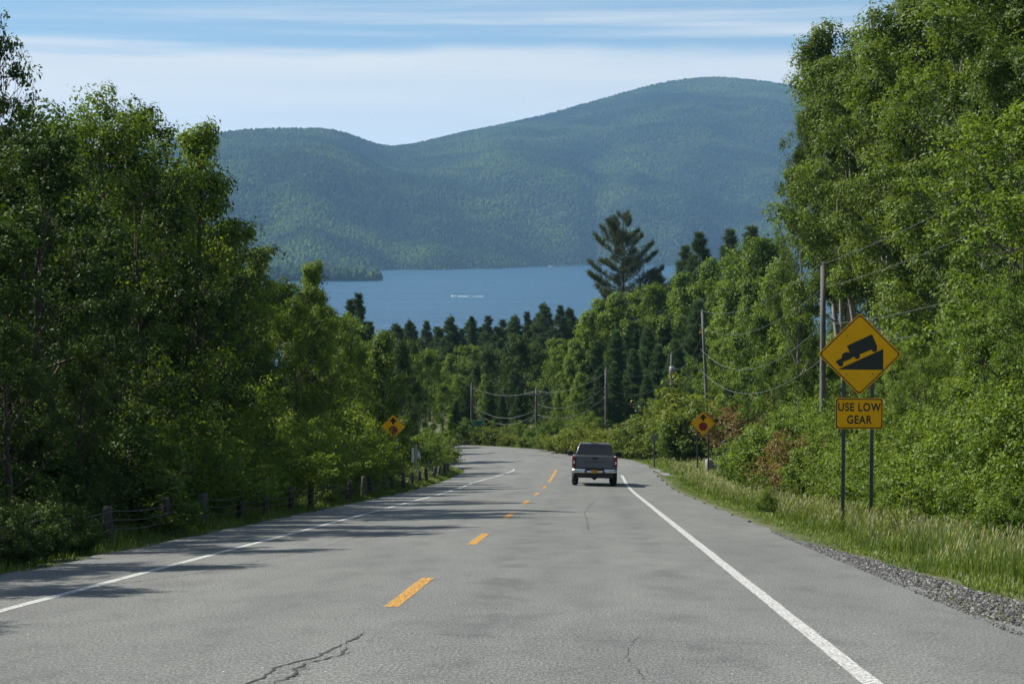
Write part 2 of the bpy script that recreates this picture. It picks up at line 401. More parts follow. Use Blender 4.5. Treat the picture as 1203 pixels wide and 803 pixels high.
road = tag(obj('road', strip('road', -40, 215, edge_l, edge_r, M['asphalt'], 0, 0.5, 25, 0.02, True)), 'worn grey two lane asphalt road descending and bending left', kind='structure')

def paint(name, col, wear):
    m, t, o = newmat(name); p = nd(t, 'ShaderNodeBsdfPrincipled'); p.inputs['Roughness'].default_value = 0.7
    uv = nd(t, 'ShaderNodeCombineXYZ')
    L(t, nd(t, 'ShaderNodeAttribute', attribute_name='road_t').outputs['Fac'], uv.inputs[0]); L(t, nd(t, 'ShaderNodeAttribute', attribute_name='road_s').outputs['Fac'], uv.inputs[1])
    n = noise(t, 30, 5, 0.75, uv.outputs[0]); L(t, mixc(t, 1.0, col, ramp(t, noise(t, 3, 4, 0.6, uv.outputs[0]), [(0.3, (0.75,) * 3), (0.7, (1.05,) * 3)]), 'MULTIPLY'), p.inputs['Base Color'])
    tr = nd(t, 'ShaderNodeBsdfTransparent'); mxs = nd(t, 'ShaderNodeMixShader')
    r = nd(t, 'ShaderNodeMapRange'); r.inputs[1].default_value = wear; r.inputs[2].default_value = wear + 0.1
    L(t, n, r.inputs[0]); L(t, r.outputs[0], mxs.inputs[0]); L(t, tr.outputs[0], mxs.inputs[1]); L(t, p.outputs[0], mxs.inputs[2]); L(t, mxs.outputs[0], o.inputs[0]); return m
M['white_paint'] = paint('white_paint', (0.55, 0.55, 0.53), 0.40)
M['yellow_paint'] = paint('yellow_paint', (0.70, 0.35, 0.03), 0.44)
obj('edge_line', strip('edge_line', -40, 101, LANE - 0.07, LANE + 0.07, M['white_paint'], 0.004, 0.5, 2, 0.006), road)
obj('edge_line', strip('edge_line', -40, 114, lambda s: -LANE - 0.06 + 1.2 * sstep(88, 116, s), lambda s: -LANE + 0.06 + 1.2 * sstep(88, 116, s), M['white_paint'], 0.004, 0.5, 2, 0.006, seed=2), road)
for k in range(-2, 6):
    s0 = 17.3 + 12.1 * k
    obj('yellow_dash', strip('yellow_dash', s0, s0 + 4.1, -0.07, 0.07, M['yellow_paint'], 0.004, 0.3, 2, 0.007, seed=k + 5), road)
obj('yellow_line', strip('yellow_line', 89, 110, -0.07, 0.07, M['yellow_paint'], 0.004, 0.5, 2, 0.012, seed=21), road)
M['crack'] = simple('crack', (0.034, 0.034, 0.034), 0.95)
def crack(pts, wd, seed):
    rs = np.random.RandomState(seed); P = []
    for (s0, t0), (s1, t1) in zip(pts[:-1], pts[1:]):
        n = max(2, int(math.hypot(s1 - s0, t1 - t0) / 0.07))
        for i in range(n): f = i / n; P.append((s0 + (s1 - s0) * f, t0 + (t1 - t0) * f))
    P.append(pts[-1]); P = np.array(P); P += np.cumsum(rs.normal(0, 0.012, P.shape), 0) * 0.6 + rs.normal(0, 0.008, P.shape)
    D = np.gradient(P, axis=0); D /= np.linalg.norm(D, axis=1)[:, None] + 1e-9; N = np.stack([-D[:, 1], D[:, 0]], 1)
    wv = 0.75 * wd * rs.uniform(0.1, 1.0, len(P))[:, None] * np.minimum(1, np.minimum(np.arange(len(P)), np.arange(len(P))[::-1]) / 4 + 0.1)[:, None]
    A = P + N * wv / 2; B = P - N * wv / 2; Q = np.concatenate([A, B])
    X, Y, Z = at_road(Q[:, 0], Q[:, 1]); n = len(P); i = np.arange(n - 1)
    obj('crack', mesh('crack', np.stack([X, Y, Z + 0.003], 1), np.stack([i, i + 1, n + i + 1, n + i], 1), M['crack']), road)
crack([(11.3, -0.30), (11.8, -0.16), (12.3, -0.20), (12.9, -0.02), (13.6, 0.0), (14.2, 0.06), (14.8, 0.05)], 0.045, 1)
crack([(11.4, -0.14), (11.9, -0.06), (12.6, -0.10), (13.2, 0.06), (13.9, 0.03)], 0.04, 2)
crack([(11.9, -0.25), (12.2, -0.05), (12.45, -0.02)], 0.03, 12)
crack([(12.6, -0.15), (12.9, 0.05), (13.1, 0.12)], 0.03, 13)
for k in range(9):
    rs_ = np.random.RandomState(60 + k); a_ = 11.5 + k * 0.36
    crack([(a_, -0.28 + 0.04 * k + rs_.uniform(-.05, .05)), (a_ + rs_.uniform(-.1, .2), -0.1 + 0.04 * k), (a_ + rs_.uniform(0, .3), 0.02 + 0.03 * k + rs_.uniform(-.05, .05))], 0.028, 70 + k)
crack([(14.75, 0.05), (14.8, 0.9), (14.7, 1.8), (14.85, 2.8), (14.8, 3.5)], 0.014, 3)
crack([(20.2, -2.6), (20.0, -1.2), (20.1, 0.0)], 0.012, 4)
crack([(16.5, -4.6), (19, -4.1), (23, -3.0), (27, -2.6), (34, -2.2)], 0.022, 5)
crack([(24.5, 0.2), (24.4, 1.5), (24.7, 3.4)], 0.014, 6)
crack([(17.2, 3.2), (17.3, 4.4), (17.1, 5.3)], 0.014, 7)
crack([(36, 1.8), (48, 1.7), (60, 1.9)], 0.02, 8)
crack([(12.1, 2.2), (13.5, 2.05), (15.2, 2.2)], 0.012, 9)
crack([(31, -3.4), (31.3, -1.5), (31.1, 0.4)], 0.016, 10)

# gravel drive on the right
m, t, o = newmat('drive_gravel'); p = nd(t, 'ShaderNodeBsdfPrincipled'); p.inputs['Roughness'].default_value = 0.95
L(t, ramp(t, noise(t, 8, 6, 0.75), [(0.3, (0.11, 0.11, 0.115)), (0.7, (0.24, 0.24, 0.245))]), p.inputs['Base Color']); L(t, p.outputs[0], o.inputs[0]); M['drive'] = m
u = np.linspace(0, 1, 40); q = np.linspace(-1, 1, 7)
x0, y0, h0 = center(104.0)
DX = x0 + 5.75 + u[:, None] * 30 + 0 * q; DY = y0 + 0.6 + u[:, None] * 9.0 + q[None, :] * (2.1 + 2.4 * np.exp(-u[:, None] * 9))
DZ = ground(DX, DY, False) + 0.035
i = (np.arange(39)[:, None] * 7 + np.arange(6)[None, :]).ravel()
tag(obj('driveway', mesh('driveway', np.stack([DX, DY, DZ], -1).reshape(-1, 3), np.stack([i, i + 7, i + 8, i + 1], 1), M['drive'], True)), 'grey gravel driveway leaving the road to the right', kind='structure')

# ------------------------------------------------------------------ lake, far hills
m, t, o = newmat('lake_water'); p = nd(t, 'ShaderNodeBsdfPrincipled')
p.inputs['Base Color'].default_value = (0.012, 0.060, 0.115, 1); p.inputs['Roughness'].default_value = 0.22; p.inputs['IOR'].default_value = 1.33
bp = nd(t, 'ShaderNodeBump'); bp.inputs['Strength'].default_value = 1.0; bp.inputs['Distance'].default_value = 1.2
nn = nd(t, 'ShaderNodeMath', operation='ADD'); L(t, noise(t, 0.16, 3, 0.6, sc3=(0.6, 1.4, 1)), nn.inputs[0]); L(t, noise(t, 0.7, 2, 0.5), nn.inputs[1])
wr_ = nd(t, 'ShaderNodeMapRange'); L(t, noise(t, 1.0, 4, 0.6, sc3=(0.0022, 0.013, 1)), wr_.inputs[0]); wr_.inputs[1].default_value = 0.32; wr_.inputs[2].default_value = 0.68; wr_.inputs[3].default_value = 0.35; wr_.inputs[4].default_value = 1.0; L(t, wr_.outputs[0], bp.inputs['Strength'])
L(t, nn.outputs[0], bp.inputs['Height']); L(t, bp.outputs[0], p.inputs['Normal']); L(t, p.outputs[0], o.inputs[0]); M['water'] = m
tag(obj('lake', mesh('lake', [(-7000, 650, LAKE_Z), (7000, 650, LAKE_Z), (7000, 5200, LAKE_Z), (-7000, 5200, LAKE_Z)], [[(0, 1, 2, 3)]], m)), kind='structure')

px_k = np.array([-900, -300, 0, 70, 150, 200, 230, 300, 390, 420, 450, 480, 560, 640, 700, 760, 800, 840, 900, 945, 1050, 1203, 1600, 2200.])
rd_y = np.array([255, 245, 225, 200, 176, 163, 158, 150.5, 150, 160, 172, 170, 152, 135, 118, 101, 93, 90.5, 96, 104, 122, 150, 190, 230.])
rd_d = np.interp(px_k, [-900, 300, 440, 560, 840, 2200], [5000, 5200, 5500, 6300, 6900, 6500])
cols = np.arange(-900, 2201, 8.0); nr = 90
ry = np.interp(cols, px_k, rd_y)
ker = np.exp(-np.linspace(-2, 2, 9) ** 2); ker /= ker.sum(); ry = np.convolve(np.pad(ry, 4, 'edge'), ker, 'valid')
rd = np.interp(cols, px_k, rd_d)
Hr = (285 - ry) / F * rd + CAMZ - LAKE_Z - 10
shore = np.interp(cols, [-900, 380, 440, 520, 700, 2200], [3300, 3420, 3520, 3650, 4350, 4350]) + 60 * np.sin(cols * 0.03) + 35 * np.sin(cols * 0.081 + 1)
qv = np.concatenate([np.linspace(-0.02, 1, 68), np.linspace(1.03, 1.7, 22)])
def fnoise(x, y, seed, octs=5, sc=1200.):
    rs = np.random.RandomState(seed); z = 0
    for k in range(octs):
        f = 2 ** k / sc
        for _ in range(3):
            a = rs.uniform(0, 6.28); ph = rs.uniform(0, 6.28); z = z + np.sin((x * math.cos(a) + y * math.sin(a)) * f * 6.28 + ph) / 2 ** k / 3
    return z
Q_, C_ = np.meshgrid(qv, np.arange(len(cols)))
Rr = shore[C_] + (rd[C_] - shore[C_]) * Q_
MX = (cols[C_] - 601.5) / F * Rr; MY = Rr
hq = np.where(Q_ < 1, Q_ * (1.30 - 0.30 * Q_), 1 - 0.9 * (Q_ - 1))
MZ = LAKE_Z + Hr[C_] * hq + fnoise(MX, MY, 3) * 60 * np.clip(Q_ * 4, 0, 1) * np.clip(1 - Q_, 0, 1) ** 0.6 + 3
MZ[:, 0] = LAKE_Z - 6
n, k = Q_.shape; i = (np.arange(n - 1)[:, None] * k + np.arange(k - 1)[None, :]).ravel()
MQ = np.stack([i, i + k, i + k + 1, i + 1], 1)
M['hill_soil'] = simple('hill_soil', (0.014, 0.028, 0.012), 0.95, 0, 0.3, 0.02)
hill_me = mesh('mountain', np.stack([MX, MY, MZ], -1).reshape(-1, 3), MQ, M['hill_soil'], True)
tag(obj('mountain', hill_me), 'forested mountain ridge with two rounded summits beyond the lake', kind='structure')

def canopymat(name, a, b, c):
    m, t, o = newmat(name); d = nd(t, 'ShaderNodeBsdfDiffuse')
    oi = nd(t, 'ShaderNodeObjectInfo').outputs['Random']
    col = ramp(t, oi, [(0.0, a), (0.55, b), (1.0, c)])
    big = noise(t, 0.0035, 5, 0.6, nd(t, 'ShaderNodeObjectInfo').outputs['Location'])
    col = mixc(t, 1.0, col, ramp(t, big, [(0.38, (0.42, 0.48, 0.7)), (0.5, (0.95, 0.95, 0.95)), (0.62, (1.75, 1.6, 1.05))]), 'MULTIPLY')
    L(t, col, d.inputs[0]); L(t, d.outputs[0], o.inputs[0]); return m
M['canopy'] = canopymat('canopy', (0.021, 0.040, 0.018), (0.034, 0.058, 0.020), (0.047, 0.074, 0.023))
def canopy(name, me, density, r0, r1, label):
    o = tag(obj(name, me), label, None, None, 'stuff')
    g = bpy.data.node_groups.new(name, 'GeometryNodeTree')
    g.interface.new_socket('Geometry', in_out='INPUT', socket_type='NodeSocketGeometry'); g.interface.new_socket('Geometry', in_out='OUTPUT', socket_type='NodeSocketGeometry')
    gi = nd(g, 'NodeGroupInput'); go = nd(g, 'NodeGroupOutput')
    dp = nd(g, 'GeometryNodeDistributePointsOnFaces'); dp.inputs['Density'].default_value = density; dp.inputs['Seed'].default_value = 4
    ic = nd(g, 'GeometryNodeMeshIcoSphere'); ic.inputs['Radius'].default_value = 1.0; ic.inputs['Subdivisions'].default_value = 2
    ns = nd(g, 'ShaderNodeTexNoise'); ns.inputs['Scale'].default_value = 1.7
    sp = nd(g, 'GeometryNodeSetPosition'); vm = nd(g, 'ShaderNodeVectorMath', operation='SUBTRACT'); vm.inputs[1].default_value = (0.5, 0.5, 0.3)
    vs = nd(g, 'ShaderNodeVectorMath', operation='SCALE'); vs.inputs['Scale'].default_value = 0.9
    g.links.new(ns.outputs[1], vm.inputs[0]); g.links.new(vm.outputs[0], vs.inputs[0]); g.links.new(vs.outputs[0], sp.inputs['Offset']); g.links.new(ic.outputs[0], sp.inputs[0])
    sm = nd(g, 'GeometryNodeSetMaterial'); sm.inputs['Material'].default_value = M['canopy']; g.links.new(sp.outputs[0], sm.inputs[0])
    ip = nd(g, 'GeometryNodeInstanceOnPoints'); g.links.new(gi.outputs[0], dp.inputs[0]); g.links.new(dp.outputs[0], ip.inputs['Points']); g.links.new(sm.outputs[0], ip.inputs['Instance'])
    rv = nd(g, 'FunctionNodeRandomValue', data_type='FLOAT_VECTOR'); rv.inputs[0].default_value = (r0, r0, r0 * 0.9); rv.inputs[1].default_value = (r1, r1, r1 * 1.15)
    rr = nd(g, 'FunctionNodeRandomValue', data_type='FLOAT_VECTOR'); rr.inputs[0].default_value = (0, 0, 0); rr.inputs[1].default_value = (0.3, 0.3, 6.28); rr.inputs['Seed'].default_value = 5
    g.links.new(rv.outputs[0], ip.inputs['Scale']); g.links.new(rr.outputs[0], ip.inputs['Rotation']); g.links.new(ip.outputs[0], go.inputs[0])
    md = o.modifiers.new('canopy', 'NODES'); md.node_group = g
    return o
# forest only where the slope faces the lake
keepc = (cols > -150) & (cols < 1450)
sub = np.array([q for q in MQ if True])
ci = sub[:, 0] // k; ri = sub[:, 0] % k
sel = sub[(cols[ci] > -120) & (cols[ci] < 1350) & (qv[ri] < 1.05)]
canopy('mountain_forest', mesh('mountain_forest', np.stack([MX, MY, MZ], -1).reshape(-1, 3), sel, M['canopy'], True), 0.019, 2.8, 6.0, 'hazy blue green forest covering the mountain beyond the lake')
# wooded point reaching into the lake from the left
u = np.linspace(0, 1, 40); v = np.linspace(-1, 1, 15); U_, V_ = np.meshgrid(u, v)
tx = pix(441, 330, 2520)[0]
PX = tx - U_ * 520; PY = 2590 + V_ * (15 + 70 * np.sqrt(U_)) + 60 * U_; PZ = LAKE_Z - 2 + 6 * np.clip(1 - V_ ** 2, 0, 1) ** 0.5 * np.clip(U_ * 8, 0, 1)
i = (np.arange(14)[:, None] * 40 + np.arange(39)[None, :]).ravel(); PQ = np.stack([i, i + 1, i + 41, i + 40], 1)
pm = mesh('wooded_point', np.stack([PX, PY, PZ], -1).reshape(-1, 3), PQ, M['hill_soil'], True)
tag(obj('wooded_point', pm), 'low wooded point of land reaching into the lake', kind='structure')
canopy('point_forest', mesh('point_forest', np.stack([PX, PY, PZ + 5.0], -1).reshape(-1, 3), PQ, M['canopy'], True), 0.026, 4.0, 8.5, 'dark trees crowding the low point in the lake')

# ------------------------------------------------------------------ plants
def leaves(cent, per, spread, size, rs, updown=0.38, tint=None, flat=0.7, aspect=0.58):
    """leaf bunches: small folded leaves on the outside of an uneven flattened mass round every centre -> V, Q, tint"""
    cent = np.asarray(cent); m_ = len(cent)
    cnt = np.maximum(6, (per * rs.uniform(0.5, 1.5, m_)).astype(int)); cidx = np.repeat(np.arange(m_), cnt); n = len(cidx)
    br = spread * 2.0 * rs.uniform(0.55, 1.35, m_)
    dr = rs.normal(0, 1, (n, 3)); dr[:, 2] += 0.35; dr /= np.linalg.norm(dr, axis=1)[:, None] + 1e-9
    lob = 1 + 0.35 * np.sin(dr[:, 0] * 3.3 + cidx) * np.sin(dr[:, 1] * 3.1 + cidx * 1.7)
    rad = br[cidx] * lob * rs.uniform(0.35, 1.0, n) ** 0.5
    P = cent[cidx] + dr * rad[:, None] * np.array([1, 1, flat])
    nm = dr * 0.85 + np.array([0, 0, 0.5]) + rs.normal(0, updown, (n, 3)); nm /= np.linalg.norm(nm, axis=1)[:, None] + 1e-9
    ax = rs.normal(0, 0.7, (n, 3)) + dr * 0.4 - np.array([0, 0, 0.45]); ax -= nm * (ax * nm).sum(1)[:, None]
    ax /= np.linalg.norm(ax, axis=1)[:, None] + 1e-9
    sd = np.cross(ax, nm)
    sz = size * rs.uniform(0.6, 1.35, n)[:, None]
    a = P - ax * sz * 0.5; b = P + sd * sz * aspect * 0.5 + nm * sz * 0.07; c_ = P + ax * sz * 0.5; d = P - sd * sz * aspect * 0.5 + nm * sz * 0.07
    V = np.stack([a, b, c_, d], 1).reshape(-1, 3)
    Q = np.arange(n * 4).reshape(-1, 4)
    tn = (tint if tint is not None else rs.uniform(0.25, 0.75, m_))[cidx] + rs.normal(0, 0.13, n)
    return V, Q, np.repeat(np.clip(tn, 0, 1), 4)
def vec(az, el): return np.array([math.cos(az) * math.cos(el), math.sin(az) * math.cos(el), math.sin(el)])
def path(p, d, Ln, n, rs, lift=0.05, wob=0.12):
    P = [p]; d = d / np.linalg.norm(d)
    for _ in range(n):
        p = p + d * Ln / n; P.append(p)
        d = d + rs.normal(0, wob, 3) + np.array([0, 0, lift]); d /= np.linalg.norm(d)
    return np.array(P), d
def broadleaf(seed, H, R, base, nl, nsub, per, leaf, lm, bark='bark', shape='oval', tr=None, spread=0.26, lean=0.0, el0=15, multi=1):
    rs = np.random.RandomState(seed); tr = tr or H * 0.014; B = MB(); cl = []
    for stem in range(multi):
        nseg = 9; z = np.linspace(-0.4, 0.92 * H * (1 - 0.08 * stem), nseg)
        xy = np.cumsum(rs.normal(0, 0.011 * H, (nseg, 2)), 0); xy -= xy[1]; xy[0] = xy[1]
        a0 = stem * 2.4 + seed; xy += np.outer(np.linspace(0, 1, nseg) ** 1.1, [math.cos(a0), math.sin(a0)]) * (lean + (0.09 * H if multi > 1 else 0)) 
        if multi > 1: xy += np.array([math.cos(a0), math.sin(a0)]) * tr * 1.2
        TP = np.column_stack([xy, z]); u_ = np.linspace(0, 1, nseg)
        B.tube(TP, tr * (1.15 - 1.02 * u_) + 0.012, 7)
        for kk in range(nl // multi):
            q = (kk + rs.rand()) / (nl // multi); u0 = base + (0.98 - base) * q
            if shape == 'oval': pr = math.sin(math.pi * (0.16 + 0.74 * q)) ** 0.75
            elif shape == 'cone': pr = (1 - q) ** 0.75 + 0.14
            else: pr = math.sin(math.pi * (0.30 + 0.58 * q)) ** 0.6
            Ln = R * pr * rs.uniform(0.6, 1.2)
            az = kk * 2.4 + rs.normal(0, 0.45); el = math.radians(el0 + 48 * q + rs.normal(0, 9))
            p0 = np.array([np.interp(u0, u_, TP[:, c]) for c in range(3)])
            P, d = path(p0, vec(az, el), Ln, 4, rs, 0.06)
            B.tube(P, np.linspace(tr * 0.34 * (1.15 - u0) + 0.012, 0.008, 5), 4, False)
            for _ in range(nsub):
                f = rs.uniform(0.42, 1.0); j = f * 4; a = int(min(3, j)); ps = P[a] + (P[a + 1] - P[a]) * (j - a)
                d2 = (P[-1] - P[0]) / (Ln + 1e-6) + rs.normal(0, 0.6, 3) * np.array([1, 1, 0.7]); 
                P2, _d = path(ps, d2, Ln * 0.42 * rs.uniform(0.5, 1.2) * (1.25 - 0.5 * f) + 0.15, 3, rs, 0.03, 0.2)
                B.tube(P2, np.linspace(0.016, 0.005, 4), 3, False)
                cl.append(P2[3])
                if rs.rand() < 0.45: cl.append(P2[1] + rs.normal(0, 0.1, 3))
        cl += [TP[-1] + rs.normal(0, 0.18, 3) for _ in range(5)]
    cl = np.array(cl)
    tb = rs.uniform(0.05, 0.9, len(cl)) * 0.62 + 0.25 * (0.5 + 0.5 * np.sin(cl[:, 0] * 1.7 + seed) * np.sin(cl[:, 1] * 1.5) ) + 0.1 * (cl[:, 2] / H)
    V, Q, tn = leaves(cl, per, spread, leaf, rs, tint=tb)
    return {'kind': 'tree', 'H': float(np.percentile(V[:, 2], 99.7)), 'trunk': B.build('trunk', M[bark], True), 'crown': mesh('crown', V, Q, lm, False, {'tint': tn})}
def shrub(seed, H, R, nst, nsub, per, leaf, lm, spread=0.16, flat=0.8):
    rs = np.random.RandomState(seed); B = MB(); cl = []
    for k in range(nst):
        az = k * 2.4 + rs.normal(0, 0.4); q = (k + 0.5) / nst; el = math.radians(18 + 70 * (1 - q) + rs.normal(0, 6))
        rad = 1 / math.sqrt((math.cos(el) / R) ** 2 + (math.sin(el) / H) ** 2)
        P, d = path(np.array([math.cos(az) * 0.2 * R * rs.rand(), math.sin(az) * 0.2 * R * rs.rand(), -0.12]), vec(az, min(1.45, el + 0.2)), rad * rs.uniform(0.75, 1.12), 4, rs, -0.02, 0.12)
        B.tube(P, np.linspace(0.022, 0.006, 5), 4, False)
        for _ in range(nsub):
            f = rs.uniform(0.3, 1.0); j = f * 4; a = int(min(3, j)); ps = P[a] + (P[a + 1] - P[a]) * (j - a)
            P2, _d = path(ps, (P[-1] - P[0]) / rad + rs.normal(0, 0.55, 3), rad * 0.3 * rs.uniform(0.5, 1.2), 2, rs, 0.05, 0.2)
            B.tube(P2, np.linspace(0.009, 0.004, 3), 3, False); cl += [P2[1], P2[2]]
    cl = np.array(cl); cl[:, 2] = np.abs(cl[:, 2])
    V, Q, tn = leaves(cl, per, spread, leaf, rs, tint=np.clip(rs.uniform(0.02, 0.9, len(cl)) * 0.85 + 0.15 * cl[:, 2] / H, 0, 1), flat=flat)
    V[:, 2] = np.maximum(V[:, 2], 0.0)
    return {'kind': 'shrub', 'H': float(np.percentile(V[:, 2], 99.5)), 'stems': B.build('stems', M['bark'], True), 'foliage': mesh('foliage', V, Q, lm, False, {'tint': tn})}
def tufts(P, D, per, ln, wd, rs, tint):
    n = len(P) * per; idx = np.repeat(np.arange(len(P)), per)
    ax = D[idx] * 0.55 + rs.normal(0, 0.55, (n, 3)) + np.array([0, 0, 0.22]); ax /= np.linalg.norm(ax, axis=1)[:, None]
    sd = np.cross(ax, rs.normal(0, 1, (n, 3))); sd /= np.linalg.norm(sd, axis=1)[:, None] + 1e-9
    l = ln * rs.uniform(0.6, 1.25, n)[:, None]; p = P[idx] + rs.normal(0, ln * 0.18, (n, 3))
    V = np.stack([p - sd * wd * 0.5, p + sd * wd * 0.5, p + ax * l + sd * wd * 0.12, p + ax * l - sd * wd * 0.12], 1).reshape(-1, 3)
    return V, np.arange(n * 4).reshape(-1, 4), np.repeat(np.clip(tint[idx] + rs.normal(0, 0.15, n), 0, 1), 4)
def conifer(seed, H, R, base, spacing, nb, lm, style='pine', per=7, ln=0.34, wd=0.07, skip=0.12, twig=5, extra=()):
    rs = np.random.RandomState(seed); B = MB(); tp = []; td = []; tt = []
    nseg = 8; z = np.linspace(-0.4, H, nseg); xy = np.cumsum(rs.normal(0, 0.004 * H, (nseg, 2)), 0); xy[:2] = 0
    TP = np.column_stack([xy, z]); u_ = np.linspace(0, 1, nseg); B.tube(TP, H * 0.014 * (1.1 - u_) + 0.02, 7)
    zz = base * H; jobs = []
    gap = 0
    while zz < H * 0.985:
        q = (zz / H - base) / (1 - base)
        if style == 'pine': pr = (1 - q) ** 0.85 * (0.7 + 0.3 * min(1, q * 4)) + 0.015; el = 0.05 + 0.4 * q ** 2
        elif style == 'old': pr = (0.78 + 0.25 * math.sin(math.pi * q)) * (1 - q ** 4) + 0.18; el = 0.22 + 0.5 * q ** 2
        else: pr = (1 - q) ** 0.92 + 0.05; el = -0.25 + 0.75 * q
        wob = 0.94 + 0.1 * math.sin(zz * 1.1 + seed) if style == 'pine' else 1
        for b in range(nb):
            if rs.rand() < skip: continue
            a_ = b / nb * 6.28 + zz * 2.1 + rs.normal(0, 0.35)
            lob = 0.55 + 0.6 * math.sin(zz * 0.75 + 1.6 * a_) ** 2 if style == 'old' else 1.0
            jobs.append((zz + rs.uniform(-.5, .5) * spacing, a_, el + rs.normal(0, 0.1), R * pr * wob * lob * rs.uniform(0.6, 1.15)))
        zz += spacing * rs.uniform(0.8, 1.2)
    jobs += list(extra)
    for (zz, az, el, Ln) in jobs:
        p0 = np.array([np.interp(zz, z, TP[:, 0]), np.interp(zz, z, TP[:, 1]), min(zz, H)])
        P, d = path(p0, vec(az, el), Ln, 4, rs, {'spruce': 0.02, 'old': 0.10}.get(style, 0.06), 0.08)
        B.tube(P, np.linspace(0.02 + 0.018 * Ln, 0.01, 5), 3, False)
        hd = (P[-1] - P[0]); hd /= np.linalg.norm(hd); side = np.cross(hd, [0, 0, 1]); side /= np.linalg.norm(side) + 1e-9
        nt_ = max(3, int(twig * Ln))
        tb = rs.uniform(0.15, 0.85)
        for f in np.linspace(0.3 if style != 'spruce' else 0.12, 1.0, nt_):
            j = f * 4; a = int(min(3, j)); ps = P[a] + (P[a + 1] - P[a]) * (j - a)
            reach = (0.42 * Ln * (1.15 - f) + 0.12)
            for sg in (-1, 0, 1):
                dd = hd * 0.7 + side * sg * rs.uniform(0.5, 1.1) + np.array([0, 0, rs.uniform(-0.1, 0.55)])
                for g in ((1.0,) if sg == 0 else (0.5, 1.0)):
                    tp.append(ps + dd * reach * g * (abs(sg) or 0.3) * rs.uniform(0.7, 1.15) + rs.normal(0, 0.05, 3)); td.append(dd); tt.append(tb * 0.6 + rs.uniform(0, 0.35))
    tp.append(np.array([TP[-1][0], TP[-1][1], H])); td.append(np.array([0, 0, 1.0])); tt.append(0.5)
    V, Q, tn = tufts(np.array(tp), np.array(td), per, ln, wd, rs, np.array(tt))
    return {'kind': 'tree', 'H': float(np.percentile(V[:, 2], 99.9)), 'trunk': B.build('trunk', M['bark'], True), 'crown': mesh('crown', V, Q, lm, False, {'tint': tn})}

COUNT = [0]
def put(proto, name, label, cat, group, x, y, H, wide=1.0, rz=None, sink=0.0):
    """one tree or shrub as a thing of its own; H = wanted height"""
    COUNT[0] += 1
    rz = random.uniform(0, 6.28) if rz is None else rz
    s = H / proto['H']
    o = thing(name, label, cat, (x, y, gz(x, y) - sink), rz, group, (s * wide, s * wide, s))
    for k, v in proto.items():
        if isinstance(v, bpy.types.Mesh): obj(k, v, o)
    return o
def put_px(proto, name, label, cat, group, px, d, top, wide=1.0, rz=None):
    x, y, zt = pix(px, top, d)
    return put(proto, name, label, cat, group, x, y, max(0.5, zt - gz(x, y)), wide, rz)

near_a = broadleaf(11, 11, 3.2, 0.08, 34, 8, 64, 0.125, M['leaf_dark'], spread=0.21, lean=0.4, el0=18)
near_b = broadleaf(12, 11, 2.9, 0.05, 34, 8, 64, 0.12, M['leaf_mid'], spread=0.20, el0=24)
near_c = broadleaf(13, 10, 2.5, 0.06, 32, 8, 62, 0.11, M['leaf_light'], spread=0.18, shape='cone', el0=22)
near_e = broadleaf(41, 11, 3.0, 0.06, 34, 8, 64, 0.115, M['leaf_dark'], spread=0.20, el0=24)  # dark-leaved counterpart of near_b, shade carried by the leaf colour
near_d = broadleaf(42, 10, 3.1, 0.05, 30, 9, 70, 0.10, M['leaf_mid'], spread=0.23, el0=12)
maple = broadleaf(14, 13, 3.6, 0.10, 44, 9, 56, 0.12, M['leaf_dark'], spread=0.17, el0=30)
tall_a = broadleaf(15, 20, 3.7, 0.44, 33, 8, 150, 0.15, M['leaf_grove'], 'bark_pale', spread=0.34, tr=0.16, el0=30, multi=3)
tall_b = broadleaf(16, 20, 4.3, 0.14, 36, 8, 150, 0.15, M['leaf_grove'], 'bark_pale', spread=0.35, tr=0.20, el0=26)
mid_a = broadleaf(17, 12, 3.9, 0.06, 34, 8, 48, 0.21, M['leaf_mid'], spread=0.28, el0=22)
mid_b = broadleaf(18, 12, 3.3, 0.06, 34, 8, 48, 0.20, M['leaf_light'], spread=0.26, shape='cone', el0=22)
mid_c = broadleaf(19, 13, 4.3, 0.08, 34, 8, 50, 0.22, M['leaf_dark'], spread=0.31, el0=22)
bush_a = shrub(21, 2.4, 2.0, 30, 8, 40, 0.085, M['leaf_light'], 0.13)
bush_b = shrub(22, 2.2, 1.8, 28, 8, 38, 0.09, M['leaf_mid'], 0.13)
bush_c = shrub(23, 2.0, 2.0, 26, 8, 34, 0.11, M['leaf_yellow'], 0.15)
bush_d = shrub(24, 3.4, 2.4, 34, 9, 46, 0.10, M['leaf_light'], 0.17)
bush_e = shrub(26, 2.0, 1.6, 26, 8, 38, 0.09, M['leaf_dark'], 0.13)  # dark leaves stand in for the deep shade beside the guide rail
bush_r = shrub(27, 2.2, 2.0, 26, 8, 34, 0.10, M['leaf_russet'], 0.15)
weed_a = shrub(25, 1.4, 0.45, 12, 7, 10, 0.07, M['leaf_light'], 0.06)
weed_b = shrub(28, 1.2, 0.5, 14, 6, 12, 0.06, M['leaf_yellow'], 0.06)
pine_a = conifer(31, 18, 4.4, 0.10, 0.34, 4, M['needle_dark'], 'pine', per=9, ln=0.40, wd=0.045, skip=0.15)
pine_b = conifer(32, 18, 3.8, 0.12, 0.36, 4, M['needle_dark'], 'pine', per=9, ln=0.40, wd=0.045, skip=0.2)
pine_s = conifer(33, 14, 3.6, 0.16, 0.42, 7, M['needle_soft'], 'pine', per=12, ln=0.36, wd=0.035, skip=0.08)
spruce = conifer(34, 18, 2.2, 0.04, 0.42, 8, M['needle_dark'], 'spruce', per=7, ln=0.3, wd=0.05)
